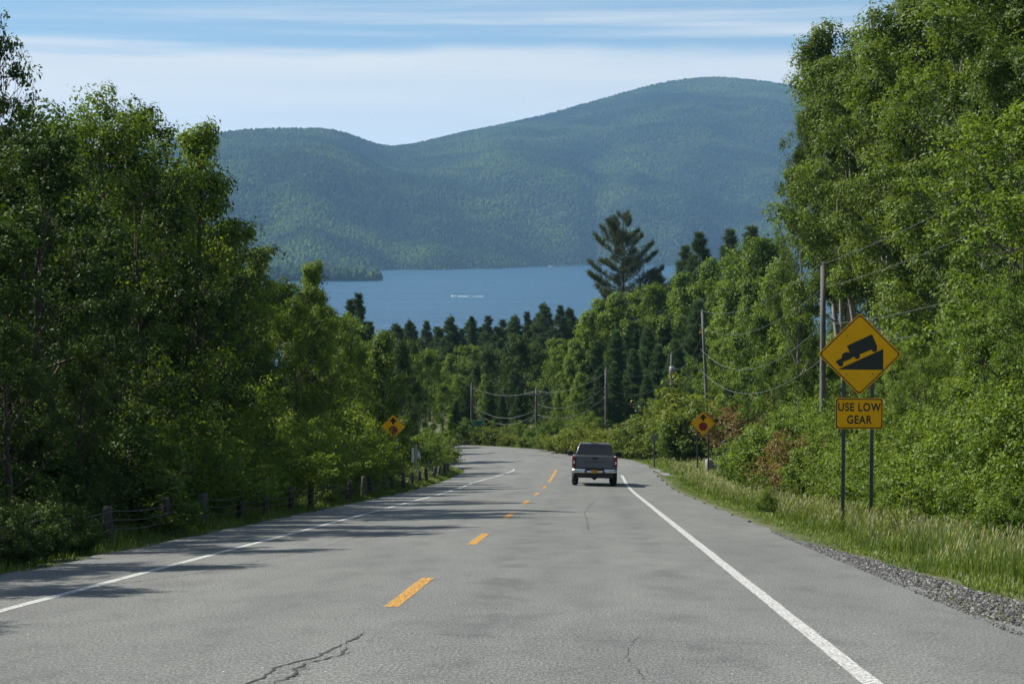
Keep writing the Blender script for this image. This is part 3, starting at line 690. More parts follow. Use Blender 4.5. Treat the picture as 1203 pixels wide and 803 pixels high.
old_pine = conifer(35, 25, 4.9, 0.22, 0.66, 5, M['needle_rusty'], 'old', per=10, ln=0.46, wd=0.045, skip=0.24, twig=4, extra=((18.6, 0.0, 0.12, 5.4),))

G_LEFT = 'broadleaf trees in the shaded wood behind the guide rail'
LB_LEFT = 'leafy broadleaf tree in the shaded wood behind the cable guide rail'
x, y, zt = pix(-22, -20, 40)
put(maple, 'maple_tree', 'dark maple with loose drooping branch tips against the sky, beside the guide rail', 'tree', None, x, y, zt - gz(x, y), 0.62, 2.0)
left = [ # proto, px, depth, top pixel, width
    (near_a, 20, 36, 150, 1.1), (near_b, 118, 45, 104, 0.85), (near_a, 168, 47, 122, 0.85), (near_c, 215, 50, 146, 0.8), (near_a, 245, 57, 190, 0.95),
    (near_a, 262, 60, 262, 1.0), (near_b, 60, 40, 255, 1.1), (near_a, -30, 33, 260, 1.2), (near_b, 130, 42, 300, 1.1), (near_a, 180, 48, 290, 1.15),
    (near_b, 300, 70, 285, 0.9), (near_c, 318, 76, 292, 0.8), (near_a, 210, 52, 340, 1.1), (near_b, 260, 60, 350, 1.1), (near_a, 330, 80, 330, 1.0),
    (near_c, 365, 80, 308, 0.75), (near_b, 345, 74, 352, 0.9), (near_c, 300, 64, 400, 1.0), (near_b, 385, 88, 360, 0.9), (near_c, 405, 92, 385, 0.9),
    (near_b, 415, 106, 395, 0.8), (mid_a, 385, 110, 372, 0.9), (mid_b, 447, 108, 390, 0.85), (mid_c, 405, 130, 372, 0.9), (mid_c, 470, 128, 398, 0.7),
    (near_a, 80, 50, 190, 1.1), (mid_c, 150, 70, 200, 1.0), (mid_a, 230, 85, 240, 1.0), (mid_c, 300, 100, 300, 1.0), (near_b, 90, 34, 400, 1.0), (near_a, 10, 31, 380, 1.1), (mid_c, 90, 75, 180, 1.0), (mid_c, 20, 65, 120, 1.0), (mid_c, 345, 105, 330, 1.0)]
for q, (pr, px, d, top, wd) in enumerate(left):
    if d < 105 and 180 <= top <= 300 and px >= 215: px -= 26
    if pr is near_b: pr = near_e if px < 290 and top > 210 else (near_b, near_d)[q % 2]  # lit skyline trees keep mid green, shaded ones below get dark leaves
    if top < 210 and d < 58: lb, gp = 'broadleaf tree with its pointed crown against the sky above the guide rail', 'skyline trees of the left wood'
    elif d > 86: lb, gp = 'broadleaf tree at the far end of the left wood near the stop ahead sign', 'trees at the far end of the left wood'
    elif px > 285: lb, gp = 'sunlit broadleaf tree stepping down along the guide rail towards the lake', 'trees stepping down along the guide rail'
    else: lb, gp = LB_LEFT, G_LEFT
    put_px(pr, 'broadleaf_tree', lb, 'tree', gp, px, d, top, wd)
for k, (bx, by, bh) in enumerate(((-19, 30, 12), (-18.5, 37, 12.5), (-20, 44, 12), (-19, 52, 12), (-21, 60, 12.5), (-20, 69, 11), (-22, 78, 11), (-26, 34, 14), (-27, 48, 14), (-27, 62, 14), (-15, 26, 10.5), (-22, 24, 13))):  # rows added left of the frame to shade the wood
    put((mid_c, near_a)[k % 2], 'broadleaf_tree', 'tree deep in the left wood, added to shade it', 'tree', 'trees added deep inside the left wood', bx, by, bh, 1.15)
put_px(near_c, 'broadleaf_tree', 'pale sunlit young tree standing free of the shaded wood, left of the lake', 'tree', None, 374, 84, 318, 0.6)
for bx, by, bh in ((-10.2, 21.5, 7.6), (-9.6, 25.5, 7.0), (-10.0, 30.5, 8.0), (-10.4, 17.5, 7.4)):
    put(near_e, 'broadleaf_tree', 'low branching roadside tree uphill of the guide rail', 'tree', 'roadside trees uphill of the guide rail', bx, by, bh, 0.95)
# left conifers rising between the broadleaf trees
for px, d, top in ((422, 150, 345), (438, 160, 378), (408, 140, 352), (452, 175, 388)):
    put_px(pine_b, 'pine_tree', 'dark pine standing at the end of the left wood before the lake', 'tree', 'dark pines at the end of the left wood', px, d, top, 0.9)

# middle distance: pines along the lake side, broadleaf trees below them
G_MID = 'pines in the dark row below the lake'; LB_MID = 'dark pine in the row of conifers below the lake'
for px, d, top, pr in ((480, 240, 376, pine_a), (498, 262, 372, pine_b), (516, 255, 388, pine_a), (530, 250, 370, pine_a), (541, 270, 378, pine_b), (572, 262, 377, pine_b), (584, 250, 375, pine_a),
                       (606, 258, 372, pine_a), (620, 270, 366, pine_b), (640, 262, 363, pine_a), (655, 255, 362, pine_b), (668, 268, 368, pine_a), (682, 250, 368, pine_b), (466, 230, 384, pine_a),
                       (700, 262, 356, pine_a), (716, 270, 352, pine_b), (505, 225, 408, pine_a), (590, 225, 405, pine_b), (545, 215, 420, pine_a), (660, 225, 400, pine_b), (490, 205, 420, pine_b)):
    put_px(pr, 'pine_tree', LB_MID, 'tree', G_MID, px, d, top + random.uniform(-7, 9), random.uniform(0.95, 1.45))
for k in range(22):
    put_px((pine_a, pine_b)[k % 2], 'pine_tree', 'pine filling the wood behind the dark row below the lake', 'tree', 'pines behind the dark row below the lake', 455 + k * 12.2 + random.uniform(-4, 4), random.uniform(285, 330), random.uniform(380, 400) - 0.06 * k * 12, 1.5)
put_px(spruce, 'spruce_tree', 'slender dark pointed spruce among the pines below the lake', 'tree', None, 554, 240, 372, 1.0)
put_px(old_pine, 'white_pine', 'tall old white pine with ragged layered branches standing above the lake', 'tree', None, 735, 230, 249, 0.8, 0.0)
for px, d, top in ((800, 225, 289), (828, 215, 273), (852, 222, 270), (880, 205, 266), (770, 240, 318), (900, 212, 280)):
    put_px(pine_a if px % 4 else pine_b, 'pine_tree', 'dark pine with a rounded top rising above the right hillside wood', 'tree', 'pines rising above the right hillside wood', px, d, top, 1.15)
G_MB = 'broadleaf trees below the pines, behind the bend'; LB_MB = 'rounded broadleaf tree behind the bend, below the dark pines'
for px, d, top, pr, wd in ((612, 185, 392, mid_c, 0.85), (632, 190, 402, mid_c, 0.85), (482, 165, 400, mid_c, 0.8), (500, 170, 412, mid_a, 0.8), (520, 160, 450, mid_a, 0.8), (575, 200, 405, mid_c, 0.85),
                       (652, 178, 410, mid_a, 0.8), (668, 172, 420, mid_b, 0.8), (680, 168, 438, mid_b, 0.8), (468, 150, 415, mid_a, 0.8), (560, 190, 425, mid_c, 0.9), (540, 178, 440, mid_a, 0.9), (596, 178, 448, mid_c, 0.9), (640, 172, 452, mid_c, 0.8), (488, 145, 440, mid_c, 0.7), (655, 160, 460, mid_b, 0.7), (676, 158, 462, mid_a, 0.7), (505, 200, 410, mid_a, 1.0), (528, 208, 416, mid_b, 1.0), (556, 206, 406, mid_a, 1.0), (590, 204, 410, mid_c, 1.0), (650, 205, 398, mid_a, 1.0), (676, 200, 400, mid_b, 1.0), (545, 170, 455, mid_b, 0.9), (618, 165, 462, mid_b, 0.8), (570, 182, 440, mid_b, 0.8)):
    put_px(pr, 'broadleaf_tree', LB_MB, 'tree', G_MB, px, d, top, wd)
for px, d, top in ((548, 165, 452), (575, 168, 448), (535, 158, 470), (590, 160, 462), (610, 165, 455)):
    put_px(pine_s, 'pine_tree', 'soft grey green pine with drooping boughs behind the bend', 'tree', 'soft pines behind the bend', px, d, top, 0.9)
# right hillside
G_RP = 'soft pines on the right hillside behind the utility poles'; LB_RP = 'soft green pine on the hillside behind the utility poles'
for px, d, top in ((700, 185, 400), (722, 178, 388), (742, 185, 378), (762, 175, 385), (780, 182, 372), (745, 160, 410), (772, 158, 405), (800, 165, 372), (720, 158, 425), (795, 150, 400), (818, 160, 352), (705, 165, 430), (840, 172, 345), (760, 150, 440)):
    put_px(pine_s, 'pine_tree', LB_RP, 'tree', G_RP, px, d + 14, top, 0.95)
G_RB = 'broadleaf trees on the right hillside'; LB_RB = 'sunlit broadleaf tree on the wooded hillside right of the road'
for px, d, top, pr, wd in ((705, 215, 352, mid_b, 0.9), (725, 205, 345, mid_b, 0.8), (690, 205, 365, mid_b, 0.9), (775, 200, 335, mid_a, 0.9), (805, 195, 322, mid_b, 0.9), (755, 205, 345, mid_a, 0.9),
                       (835, 190, 305, mid_b, 0.8), (860, 180, 300, mid_a, 0.8), (885, 165, 290, mid_b, 0.9), (905, 150, 280, mid_a, 0.9), (860, 150, 335, mid_b, 0.9), (885, 140, 330, mid_b, 0.9), (915, 135, 305, mid_b, 0.9),
                       (870, 128, 385, mid_b, 0.9), (900, 122, 370, mid_a, 0.9), (930, 120, 340, mid_b, 0.9), (845, 135, 400, mid_a, 0.8), (880, 115, 432, mid_b, 1.1), (910, 112, 420, mid_a, 1.0), (945, 108, 380, mid_b, 1.0), (985, 105, 390, mid_b, 1.0), (860, 120, 450, mid_c, 1.0), (820, 140, 430, mid_a, 0.8)):
    if d < 125: put_px(pr, 'broadleaf_tree', 'sunlit broadleaf tree between the leaning pole and the tall bare pole', 'tree', 'trees between the two bare poles', px, d, top, wd)
    elif d > 178: put_px(pr, 'broadleaf_tree', 'bright broadleaf tree under the old white pine on the far right slope', 'tree', 'trees on the far right slope', px, d, top, wd)
    else: put_px(pr, 'broadleaf_tree', LB_RB, 'tree', G_RB, px, d, top, wd)
put_px(tall_b, 'broadleaf_tree', 'lone leaning green tree top edging the hazy mountain, before the tall grove', 'tree', None, 936, 104, 132, 0.42)
G_RT = 'tall pale stemmed trees on the right'; LB_RT = 'very tall pale stemmed broadleaf tree in the grove above the truck sign'
for px, d, top, pr, wd in ((1008, 96, 56, tall_a, 0.85), (1005, 98, 28, tall_a, 0.9), (1030, 92, 36, tall_a, 0.85), (1060, 88, 45, tall_a, 0.8), (1098, 84, -8, tall_b, 0.9), (1130, 78, -45, tall_b, 0.95), (1170, 82, -60, tall_a, 1.0), (1205, 72, -50, tall_b, 1.0), (1240, 66, -60, tall_b, 1.1),
                       (1000, 112, 95, tall_b, 0.85), (1045, 108, 110, tall_b, 0.9), (1085, 104, 60, tall_b, 1.0), (1150, 98, 30, tall_b, 1.0), (1190, 60, 60, tall_b, 0.9), (1215, 52, 120, near_b, 1.2)):
    put_px(pr, 'broadleaf_tree', *((LB_RT, 'tree', G_RT) if pr is tall_b else ('very tall slender tree with several pale stems in the grove above the truck sign', 'tree', 'many stemmed trees in the tall grove')), px, d, top, wd)
G_RU = 'young trees behind the truck sign'; LB_RU = 'young light green tree in the thicket behind the truck sign'
for px, d, top, pr, wd in ((1120, 62, 385, near_c, 1.0), (1160, 56, 340, near_d, 1.0), (1190, 50, 320, near_b, 1.0), (1080, 66, 395, near_b, 0.9), (1050, 70, 405, near_c, 0.9), (1010, 74, 400, near_c, 0.9), (1140, 50, 380, near_c, 1.1), (1090, 54, 410, near_d, 1.0), (1180, 44, 395, near_c, 1.0), (1050, 58, 430, near_c, 0.9), (1215, 42, 330, near_d, 1.1), (975, 86, 430, mid_b, 0.7)):
    put_px(pr, 'broadleaf_tree', LB_RU, 'tree', G_RU, px, d, top, wd)

# shrubs
G_SR = 'shrubs along the right verge'; LB_SR = 'bushy green shrub in the thicket along the right verge'
for px, d, top, pr in ((1065, 46, 500, bush_d), (1100, 43, 480, bush_d), (1140, 40, 470, bush_d), (1180, 37, 470, bush_d), (1210, 33, 500, bush_d), (1040, 52, 500, bush_a), (1165, 34, 540, bush_b), (1120, 38, 545, bush_a), (1195, 30, 570, bush_b), (1075, 42, 550, bush_a),
                   (1000, 56, 520, bush_a), (965, 62, 518, bush_b), (940, 66, 512, bush_r), (985, 70, 488, bush_d), (950, 78, 480, bush_d), (920, 78, 490, bush_b), (930, 90, 462, bush_d), (1020, 66, 470, bush_d), (1225, 34, 440, bush_d)):
    put_px(pr, 'shrub', *((LB_SR, 'shrub', G_SR) if px > 1028 else ('green shrub around the foot of the tall bare utility pole', 'shrub', 'shrubs at the foot of the tall bare pole')), px, d, top, 1.1)
G_SY = 'yellow green shrubs on the bank around the bend'; LB_SY = 'yellow green shrub on the bank around the bend'
for px, d, top, pr in ((550, 152, 512, bush_c), (566, 150, 508, bush_c), (582, 148, 505, bush_c), (600, 145, 508, bush_c), (618, 142, 512, bush_c), (634, 140, 510, bush_b), (650, 136, 508, bush_c), (664, 133, 505, bush_c), (680, 132, 498, bush_b), (696, 130, 500, bush_c), (715, 128, 500, bush_c), (735, 126, 502, bush_c),
                   (752, 124, 500, bush_b), (770, 124, 492, bush_c), (786, 122, 500, bush_c), (800, 120, 488, bush_b), (815, 122, 470, bush_c), (838, 122, 478, bush_c), (860, 120, 482, bush_d), (878, 118, 480, bush_r), (895, 116, 468, bush_r), (912, 112, 480, bush_r), (790, 128, 470, bush_d), (835, 126, 450, bush_c), (608, 150, 495, bush_b), (650, 145, 490, bush_b), (690, 140, 485, bush_b), (540, 160, 500, bush_b), (552, 150, 492, bush_b), (630, 146, 500, bush_b), (575, 147, 498, bush_c)):
    put_px(pr, 'shrub', *((LB_SY, 'shrub', G_SY) if px < 700 else ('yellow green shrub on the bank behind the right stop ahead sign', 'shrub', 'yellow green shrubs behind the right stop ahead sign')), px, d, top, 1.25)
G_SL = 'shrubs at the foot of the left wood'; LB_SL = 'leafy shrub at the foot of the wood behind the guide rail'
for px, d, top, pr in ((20, 32, 540, bush_e), (75, 34, 520, bush_e), (120, 36, 500, bush_e), (160, 40, 490, bush_a), (225, 44, 510, bush_a), (265, 48, 505, bush_a), (300, 53, 490, bush_d), (330, 58, 495, bush_a), (355, 63, 490, bush_d), (385, 70, 495, bush_a), (405, 76, 480, bush_d), (405, 82, 490, bush_b), (418, 90, 500, bush_b), (200, 42, 470, bush_d), (260, 52, 450, bush_d), (470, 112, 505, bush_b), (490, 115, 515, bush_b), (505, 120, 505, bush_b), (450, 113, 490, bush_d), (-15, 29, 570, bush_e), (8, 25.5, 600, bush_e), (40, 27, 590, bush_e), (78, 28.5, 595, bush_e), (170, 36, 545, bush_b)):
    put_px(pr, 'shrub', *(('dark weedy shrub in the deep shade where the guide rail begins', 'shrub', 'dark shrubs where the guide rail begins') if px < 140 else ('shrub around the left stop ahead sign', 'shrub', 'shrubs around the left stop ahead sign') if px > 430 else (LB_SL, 'shrub', G_SL)), px, d, top, 1.15)
put_px(near_c, 'broadleaf_tree', 'small rounded light green tree at the inside of the bend', 'tree', None, 527, 118, 487, 0.75)
put_px(bush_d, 'shrub', 'low dark green bush alone in the verge grass before the truck sign', 'shrub', None, 903, 52, 572, 0.8)
put_px(weed_a, 'tall_weed', 'tall bright green weed clump standing over the guide rail', 'weed', None, 195, 35, 556, 1.9)
for px, d, top in ((40, 29, 590), (60, 30, 600), (85, 31, 598), (230, 38, 590), (380, 56, 560), (410, 63, 556)):
    put_px(weed_a, 'tall_weed', 'dark leafy weed clump at the foot of the guide rail', 'weed', 'weed clumps along the guide rail', px, d, top, 1.6)

# grass of the verges
def grass(name, s_rng, tfun, n, h0, h1, label, seed, heads=0.12, wd=0.012, gold=0.0):
    rs = np.random.RandomState(seed)
    s = s_rng[0] + (s_rng[1] - s_rng[0]) * rs.rand(n) ** 1.5
    a, b = tfun(s); t_ = a + (b - a) * rs.rand(n)
    x, y, _ = at_road(s, t_)
    dens = fnoise(x, y, seed + 9, 3, 5.0); keep = dens > rs.uniform(-1.6, 0.2, n); x, y, s, t_, dens = x[keep], y[keep], s[keep], t_[keep], dens[keep]
    n = len(x)
    z = ground(x, y) - 0.02
    edge = np.clip((np.where(t_ > 0, t_ - HW_R, -t_ - HW_L)) / 1.6, 0.12, 1)
    h = rs.uniform(h0, h1, n) * edge * (0.75 + 0.3 * np.clip(dens, -1, 1))
    az = rs.uniform(0, 6.28, n); bend = rs.uniform(0.1, 0.55, n) * h
    w_ = wd * rs.uniform(0.7, 1.5, n) * (1 + s / 45.0)
    dx, dy = np.cos(az), np.sin(az); px_, py_ = -dy, dx
    P = np.stack([x, y, z], 1); S_ = np.stack([px_, py_, 0 * x], 1) * w_[:, None]; D_ = np.stack([dx, dy, 0 * x], 1)
    mid = P + D_ * (bend * 0.3)[:, None] + np.array([0, 0, 1]) * (h * 0.6)[:, None]; tip = P + D_ * bend[:, None] + np.array([0, 0, 1]) * h[:, None]
    V = np.stack([P - S_, P + S_, mid + S_ * 0.8, mid - S_ * 0.8, tip + S_ * 0.15, tip - S_ * 0.15], 1).reshape(-1, 3)
    b6 = np.arange(n)[:, None] * 6
    Q = np.concatenate([b6 + np.array([[0, 1, 2, 3]]), b6 + np.array([[3, 2, 4, 5]])])
    tn = np.repeat(np.clip(rs.uniform(0.05, 0.42, n) + gold + 0.10 * dens, 0, 0.5), 6)
    hsel = np.where((rs.rand(n) < heads) & (edge > 0.7))[0]
    hp = tip[hsel]; k = len(hsel); hw = w_[hsel][:, None] * 1.6; hl = rs.uniform(0.06, 0.13, k)[:, None]
    HS = np.stack([px_[hsel], py_[hsel], 0 * hsel], 1) * hw; up = np.array([0, 0, 1]) * hl + D_[hsel] * hl * 0.4
    HV = np.stack([hp - up * 0.2, hp + up * 0.4 + HS, hp + up, hp + up * 0.4 - HS], 1).reshape(-1, 3); HQ = np.arange(k * 4).reshape(-1, 4) + len(V)
    V = np.vstack([V, HV]); tn = np.concatenate([tn, np.repeat(rs.uniform(0.6, 1.0, k), 4)])
    tag(obj(name, mesh(name, V, [Q, HQ] if k else Q, M['grass'], False, {'tint': tn})), label, None, None, 'stuff')
gr_edge = lambda s: HW_R + 0.12 + 0.95 * np.clip((34 - s) / 14, 0, 1) + 0.35 * np.sin(s * 0.7) ** 2
grass('verge_grass', (13, 112), lambda s: (gr_edge(s) + 0.35 + 0.55 * np.clip((s - 26) / 10, 0, 1) + 0.3 * np.sin(s * 0.9), gr_edge(s) + 5.2), 150000, 0.28, 0.66, 'tall seeding grass on the verge around the truck sign', 41, 0.2, 0.0034)
grass('verge_turf', (20, 130), lambda s: (gr_edge(s) - 0.1, gr_edge(s) + 1.2), 34000, 0.12, 0.24, 'short yellowish turf along the right edge of the asphalt', 42, 0.0, 0.005, 0.13)
grass('roadside_weeds', (16, 120), lambda s: (-HW_L - 0.15 + 0 * s, -HW_L - 3.4 + 0 * s), 80000, 0.3, 0.8, 'long grass and weeds around the guide rail posts', 43, 0.04, 0.0042)
grass('bank_grass', (105, 170), lambda s: (HW_R + 0.1 + 0 * s, HW_R + 9 + 0 * s), 22000, 0.3, 0.6, 'pale green grass on the bank outside the bend', 44, 0.10, 0.006, 0.10)

grass('bend_grass', (72, 118), lambda s: (-HW_L - 0.25 + 0 * s, -HW_L - 3.0 + 0 * s), 16000, 0.5, 1.0, 'tall pale green grass around the posts towards the bend', 45, 0.1, 0.004, 0.12)
rs = np.random.RandomState(77)
for k in range(16):
    sw = rs.uniform(24, 88); x, y, _ = at_road(sw, HW_R + rs.uniform(1.6, 4.2))
    put((weed_a, weed_b)[k % 2], 'tall_weed', 'leafy weed clump standing in the tall grass of the right verge', 'weed', 'weed clumps in the right verge', float(x), float(y), rs.uniform(0.55, 1.0), 1.5)
# gravel along the right edge of the asphalt
rs = np.random.RandomState(5)
n = 15000; s = 12 + 26 * rs.rand(n) ** 1.3; wid = 0.15 + 1.25 * np.clip((35 - s) / 18, 0, 1); t_ = HW_R - 0.12 + rs.rand(n) ** 1.1 * wid
x, y, zz = at_road(s, np.minimum(t_, HW_R)); x, y, _ = at_road(s, t_); z = np.where(t_ > HW_R, ground(x, y), zz + 0.0)
r = rs.uniform(0.007, 0.019, n) * rs.choice([1, 1, 1, 1.7], n) * np.where(t_ < HW_R, 0.6, 1.0)
oc = np.array([(1, 0, 0), (0, 1, 0), (-1, 0, 0), (0, -1, 0), (0, 0, 1), (0.6, 0.6, 0.55), (-0.6, 0.5, 0.5), (0, 0, -0.6)], float)
ot = np.array([(0, 5, 4), (5, 1, 4), (1, 6, 4), (6, 2, 4), (2, 3, 4), (3, 0, 4), (0, 1, 5), (1, 2, 6), (1, 0, 7), (2, 1, 7), (3, 2, 7), (0, 3, 7)])
V = oc[None] * r[:, None, None] * rs.uniform(0.6, 1.3, (n, 8, 1)) * np.array([1, 1, 0.75])
a = rs.uniform(0, 6.28, n); ca, sa = np.cos(a)[:, None], np.sin(a)[:, None]
V = np.stack([V[:, :, 0] * ca - V[:, :, 1] * sa, V[:, :, 0] * sa + V[:, :, 1] * ca, V[:, :, 2]], -1) + np.stack([x, y, z + r * 0.3], 1)[:, None, :]
m, t, o = newmat('gravel'); p = nd(t, 'ShaderNodeBsdfPrincipled'); p.inputs['Roughness'].default_value = 0.9
L(t, ramp(t, nd(t, 'ShaderNodeAttribute', attribute_name='tint').outputs['Fac'], [(0, (0.045, 0.045, 0.046)), (0.6, (0.11, 0.11, 0.108)), (1, (0.26, 0.255, 0.24))]), p.inputs['Base Color']); L(t, p.outputs[0], o.inputs[0])
tag(obj('gravel', mesh('gravel', V.reshape(-1, 3), (ot[None] + np.arange(n)[:, None, None] * 8).reshape(-1, 3), m, False, {'tint': np.repeat(rs.rand(n), 8)})), 'loose grey gravel along the right edge of the asphalt', None, None, 'stuff')

# ------------------------------------------------------------------ guide rail
gx, gy, gz0 = at_road(30.7, -6.0)
rail = thing('cable_guide_rail', 'old cable guide rail on weathered wooden posts along the left shoulder', 'guide rail', (float(gx), float(gy), float(gz0)))
tops = []
rs = np.random.RandomState(8)
post_me = MB(); post_me.tube([(0, 0, -0.5), (0, 0, 0.3), (0, 0, 0.72), (0, 0, 0.75)], [0.085, 0.082, 0.078, 0.06], 9); post_me = post_me.build('post', M['post_wood'], True)
for kq in range(-3, 22):
    sp_ = 30.7 + 3.8 * kq
    if sp_ > 108: break
    x, y, _ = at_road(sp_, -6.0 + rs.normal(0, 0.05)); z = gz(x, y)
    tl = (rs.normal(0, 0.05), rs.normal(0, 0.06)); hh = rs.uniform(0.92, 1.08)
    obj('post', post_me, rail, (float(x - gx), float(y - gy), float(z - gz0)), (tl[0], tl[1], rs.uniform(0, 6)), (1, 1, hh))
    tops.append((x - gx + 0.09, y - gy, z - gz0, hh))
for hc in (0.62, 0.47, 0.32):
    P = []
    for a, b in zip(tops[:-1], tops[1:]):
        for f in np.linspace(0, 1, 6)[:-1]:
            P.append((a[0] + (b[0] - a[0]) * f, a[1] + (b[1] - a[1]) * f, a[2] + (b[2] - a[2]) * f + hc - 0.05 * math.sin(math.pi * f)))
    B = MB(); B.tube(P, 0.010, 5); B.part('cable', M['cable'], rail, True)

# ------------------------------------------------------------------ signs
def rdiamond(half, r=0.06, n=5):
    """rounded diamond outline (x,z) with half diagonal half, counter-clockwise seen from the front"""
    out = []; c0 = half - r * math.sqrt(2)
    for k in range(4):
        a0 = k * math.pi / 2
        for j in range(n + 1):
            a = a0 - math.pi / 4 + j / n * math.pi / 2
            out.append((c0 * math.cos(a0) + r * math.cos(a), c0 * math.sin(a0) + r * math.sin(a)))
    return out
def rrect(hw, hh, r=0.04, n=4):
    out = []
    for cx, cz, a0 in ((hw - r, hh - r, 0), (-hw + r, hh - r, 1), (-hw + r, -hh + r, 2), (hw - r, -hh + r, 3)):
        for j in range(n + 1):
            a = a0 * math.pi / 2 + j / n * math.pi / 2; out.append((cx + r * math.cos(a), cz + r * math.sin(a)))
    return out
def shift(pts, dz, dx=0): return [(p[0] + dx, p[1] + dz) for p in pts]
def prism_part(name, pts, y0, y1, mat, parent):
    B = MB(); B.prism(pts, y0, y1); return B.part(name, mat, parent)
def channel_post(name, x, z1, parent, y=0.03):
    B = MB(); B.box(x - 0.038, x + 0.038, y, y + 0.006, -0.5, z1); B.box(x - 0.038, x - 0.031, y + 0.006, y + 0.045, -0.5, z1); B.box(x + 0.031, x + 0.038, y + 0.006, y + 0.045, -0.5, z1)
    return B.part(name, M['steel'], parent)
def text_mesh(body, size, mat, xs_=1.0):
    cu = bpy.data.curves.new('lettering', 'FONT'); cu.body = body; cu.size = size; cu.align_x = 'CENTER'; cu.align_y = 'CENTER'; cu.extrude = 0.001; cu.offset = 0.006; cu.space_character = 1.12
    o = bpy.data.objects.new('tmp', cu); C.objects.link(o); dg = bpy.context.evaluated_depsgraph_get()
    me = bpy.data.meshes.new_from_object(o.evaluated_get(dg)); bpy.data.objects.remove(o)
    me.materials.clear(); me.materials.append(mat)
    for v in me.vertices: x_, y_, z_ = v.co; v.co = (x_ * xs_, -z_, y_)
    return me
def disc(r, cx, cz, n=20): return [(cx + r * math.cos(6.2832 * k / n), cz + r * math.sin(6.2832 * k / n)) for k in range(n)]

# big truck-on-a-grade sign
D1 = 39.2
x, y, zc = pix(1010, 416, D1); g0 = gz(x, y)
sg = thing('warning_sign', 'tall yellow diamond sign of a truck on a steep grade with USE LOW GEAR panel', 'road sign', (x, y, g0), -0.10)
cz_ = zc - g0; half = 0.862
pl = prism_part('diamond_plate', shift(rdiamond(half), cz_), 0.0, 0.004, M['sign_yellow'], sg)
prism_part('border', shift(rdiamond(half - 0.028), cz_), -0.002, -0.0005, M['sign_black'], pl)
prism_part('face', shift(rdiamond(half - 0.062), cz_), -0.004, -0.0025, M['sign_yellow'], pl)
k_ = half / 147.0
def zp(pts): return [((a - 622) * k_, cz_ - (b - 466) * k_) for a, b in pts]
prism_part('slope_symbol', zp([(546, 520), (704, 520), (704, 446)]), -0.006, -0.0042, M['sign_black'], pl)
prism_part('truck_symbol_box', zp([(595, 478), (684, 440), (664, 395), (577, 436)]), -0.006, -0.0042, M['sign_black'], pl)
prism_part('truck_symbol_cab', zp([(548, 500), (590, 483), (596, 478), (586, 459), (574, 458), (561, 465), (559, 480), (541, 489), (538, 496)]), -0.0062, -0.0044, M['sign_black'], pl)
for cx, cz in ((556, 500), (613, 473), (673, 448)):
    prism_part('truck_symbol_wheel', [((cx - 622) * k_ + p[0], cz_ - (cz - 466) * k_ + p[1]) for p in disc(9.5 * k_, 0, 0)], -0.0066, -0.0045, M['sign_black'], pl)
for a, b in ((578, 402), (650, 404), (576, 537), (668, 535)):
    prism_part('bolt', [((a - 622) * k_ + p[0], cz_ - (b - 466) * k_ + p[1]) for p in disc(0.014, 0, 0, 8)], -0.009, -0.0035, M['steel'], pl)
zl = pix(1010, 485.5, D1)[2] - g0; pw, ph = 27.7 / F * D1, 18.3 / F * D1
pl2 = prism_part('lower_panel', shift(rrect(pw, ph), zl), 0.0, 0.004, M['sign_yellow'], sg)
prism_part('border', shift(rrect(pw - 0.014, ph - 0.014), zl), -0.002, -0.0005, M['sign_black'], pl2)
prism_part('face', shift(rrect(pw - 0.036, ph - 0.036), zl), -0.004, -0.0025, M['sign_yellow'], pl2)
obj('lettering', text_mesh('USE LOW', 0.235, M['sign_black'], 0.80), pl2, (0, -0.0062, zl + 0.125))
obj('lettering', text_mesh('GEAR', 0.235, M['sign_black'], 0.80), pl2, (0, -0.0062, zl - 0.135))
for px in (991, 1024): channel_post('post', (px - 1010) / F * D1 + 0.02, cz_ + 0.3, sg)

def stop_ahead(px, py, d, label, half, rz):
    x, y, zc = pix(px, py, d); g0 = gz(x, y); cz_ = zc - g0
    s = thing('stop_ahead_sign', label, 'road sign', (x, y, g0), rz)
    p = prism_part('diamond_plate', shift(rdiamond(half, 0.045), cz_), 0.0, 0.004, M['sign_yellow'], s)
    prism_part('border', shift(rdiamond(half - 0.02, 0.04), cz_), -0.003, -0.0005, M['sign_black'], p)
    prism_part('face', shift(rdiamond(half - 0.045, 0.04), cz_), -0.006, -0.0032, M['sign_yellow'], p)
    prism_part('stop_octagon', [(q[0], q[1] + cz_ - 0.25 * half) for q in [(0.36 * half * math.cos(math.pi / 8 + k * math.pi / 4), 0.36 * half * math.sin(math.pi / 8 + k * math.pi / 4)) for k in range(8)]], -0.009, -0.0062, M['sign_red'], p)
    prism_part('arrow_head', shift([(-0.32 * half, 0.40 * half), (0.32 * half, 0.40 * half), (0, 0.76 * half)], cz_), -0.009, -0.0062, M['sign_black'], p)
    prism_part('arrow_shaft', shift([(-0.10 * half, 0.20 * half), (0.10 * half, 0.20 * half), (0.10 * half, 0.401 * half), (-0.10 * half, 0.401 * half)], cz_), -0.009, -0.0062, M['sign_black'], p)
    for dx in (-0.30, 0.30): channel_post('post', dx, cz_ + 0.15, s)
stop_ahead(826, 497, 103, 'small yellow stop ahead sign beside the boulder on the right verge', 0.69, 0.02)
stop_ahead(462, 501, 103, 'small yellow stop ahead sign against the dark wood behind the guide rail', 0.69, -0.06)

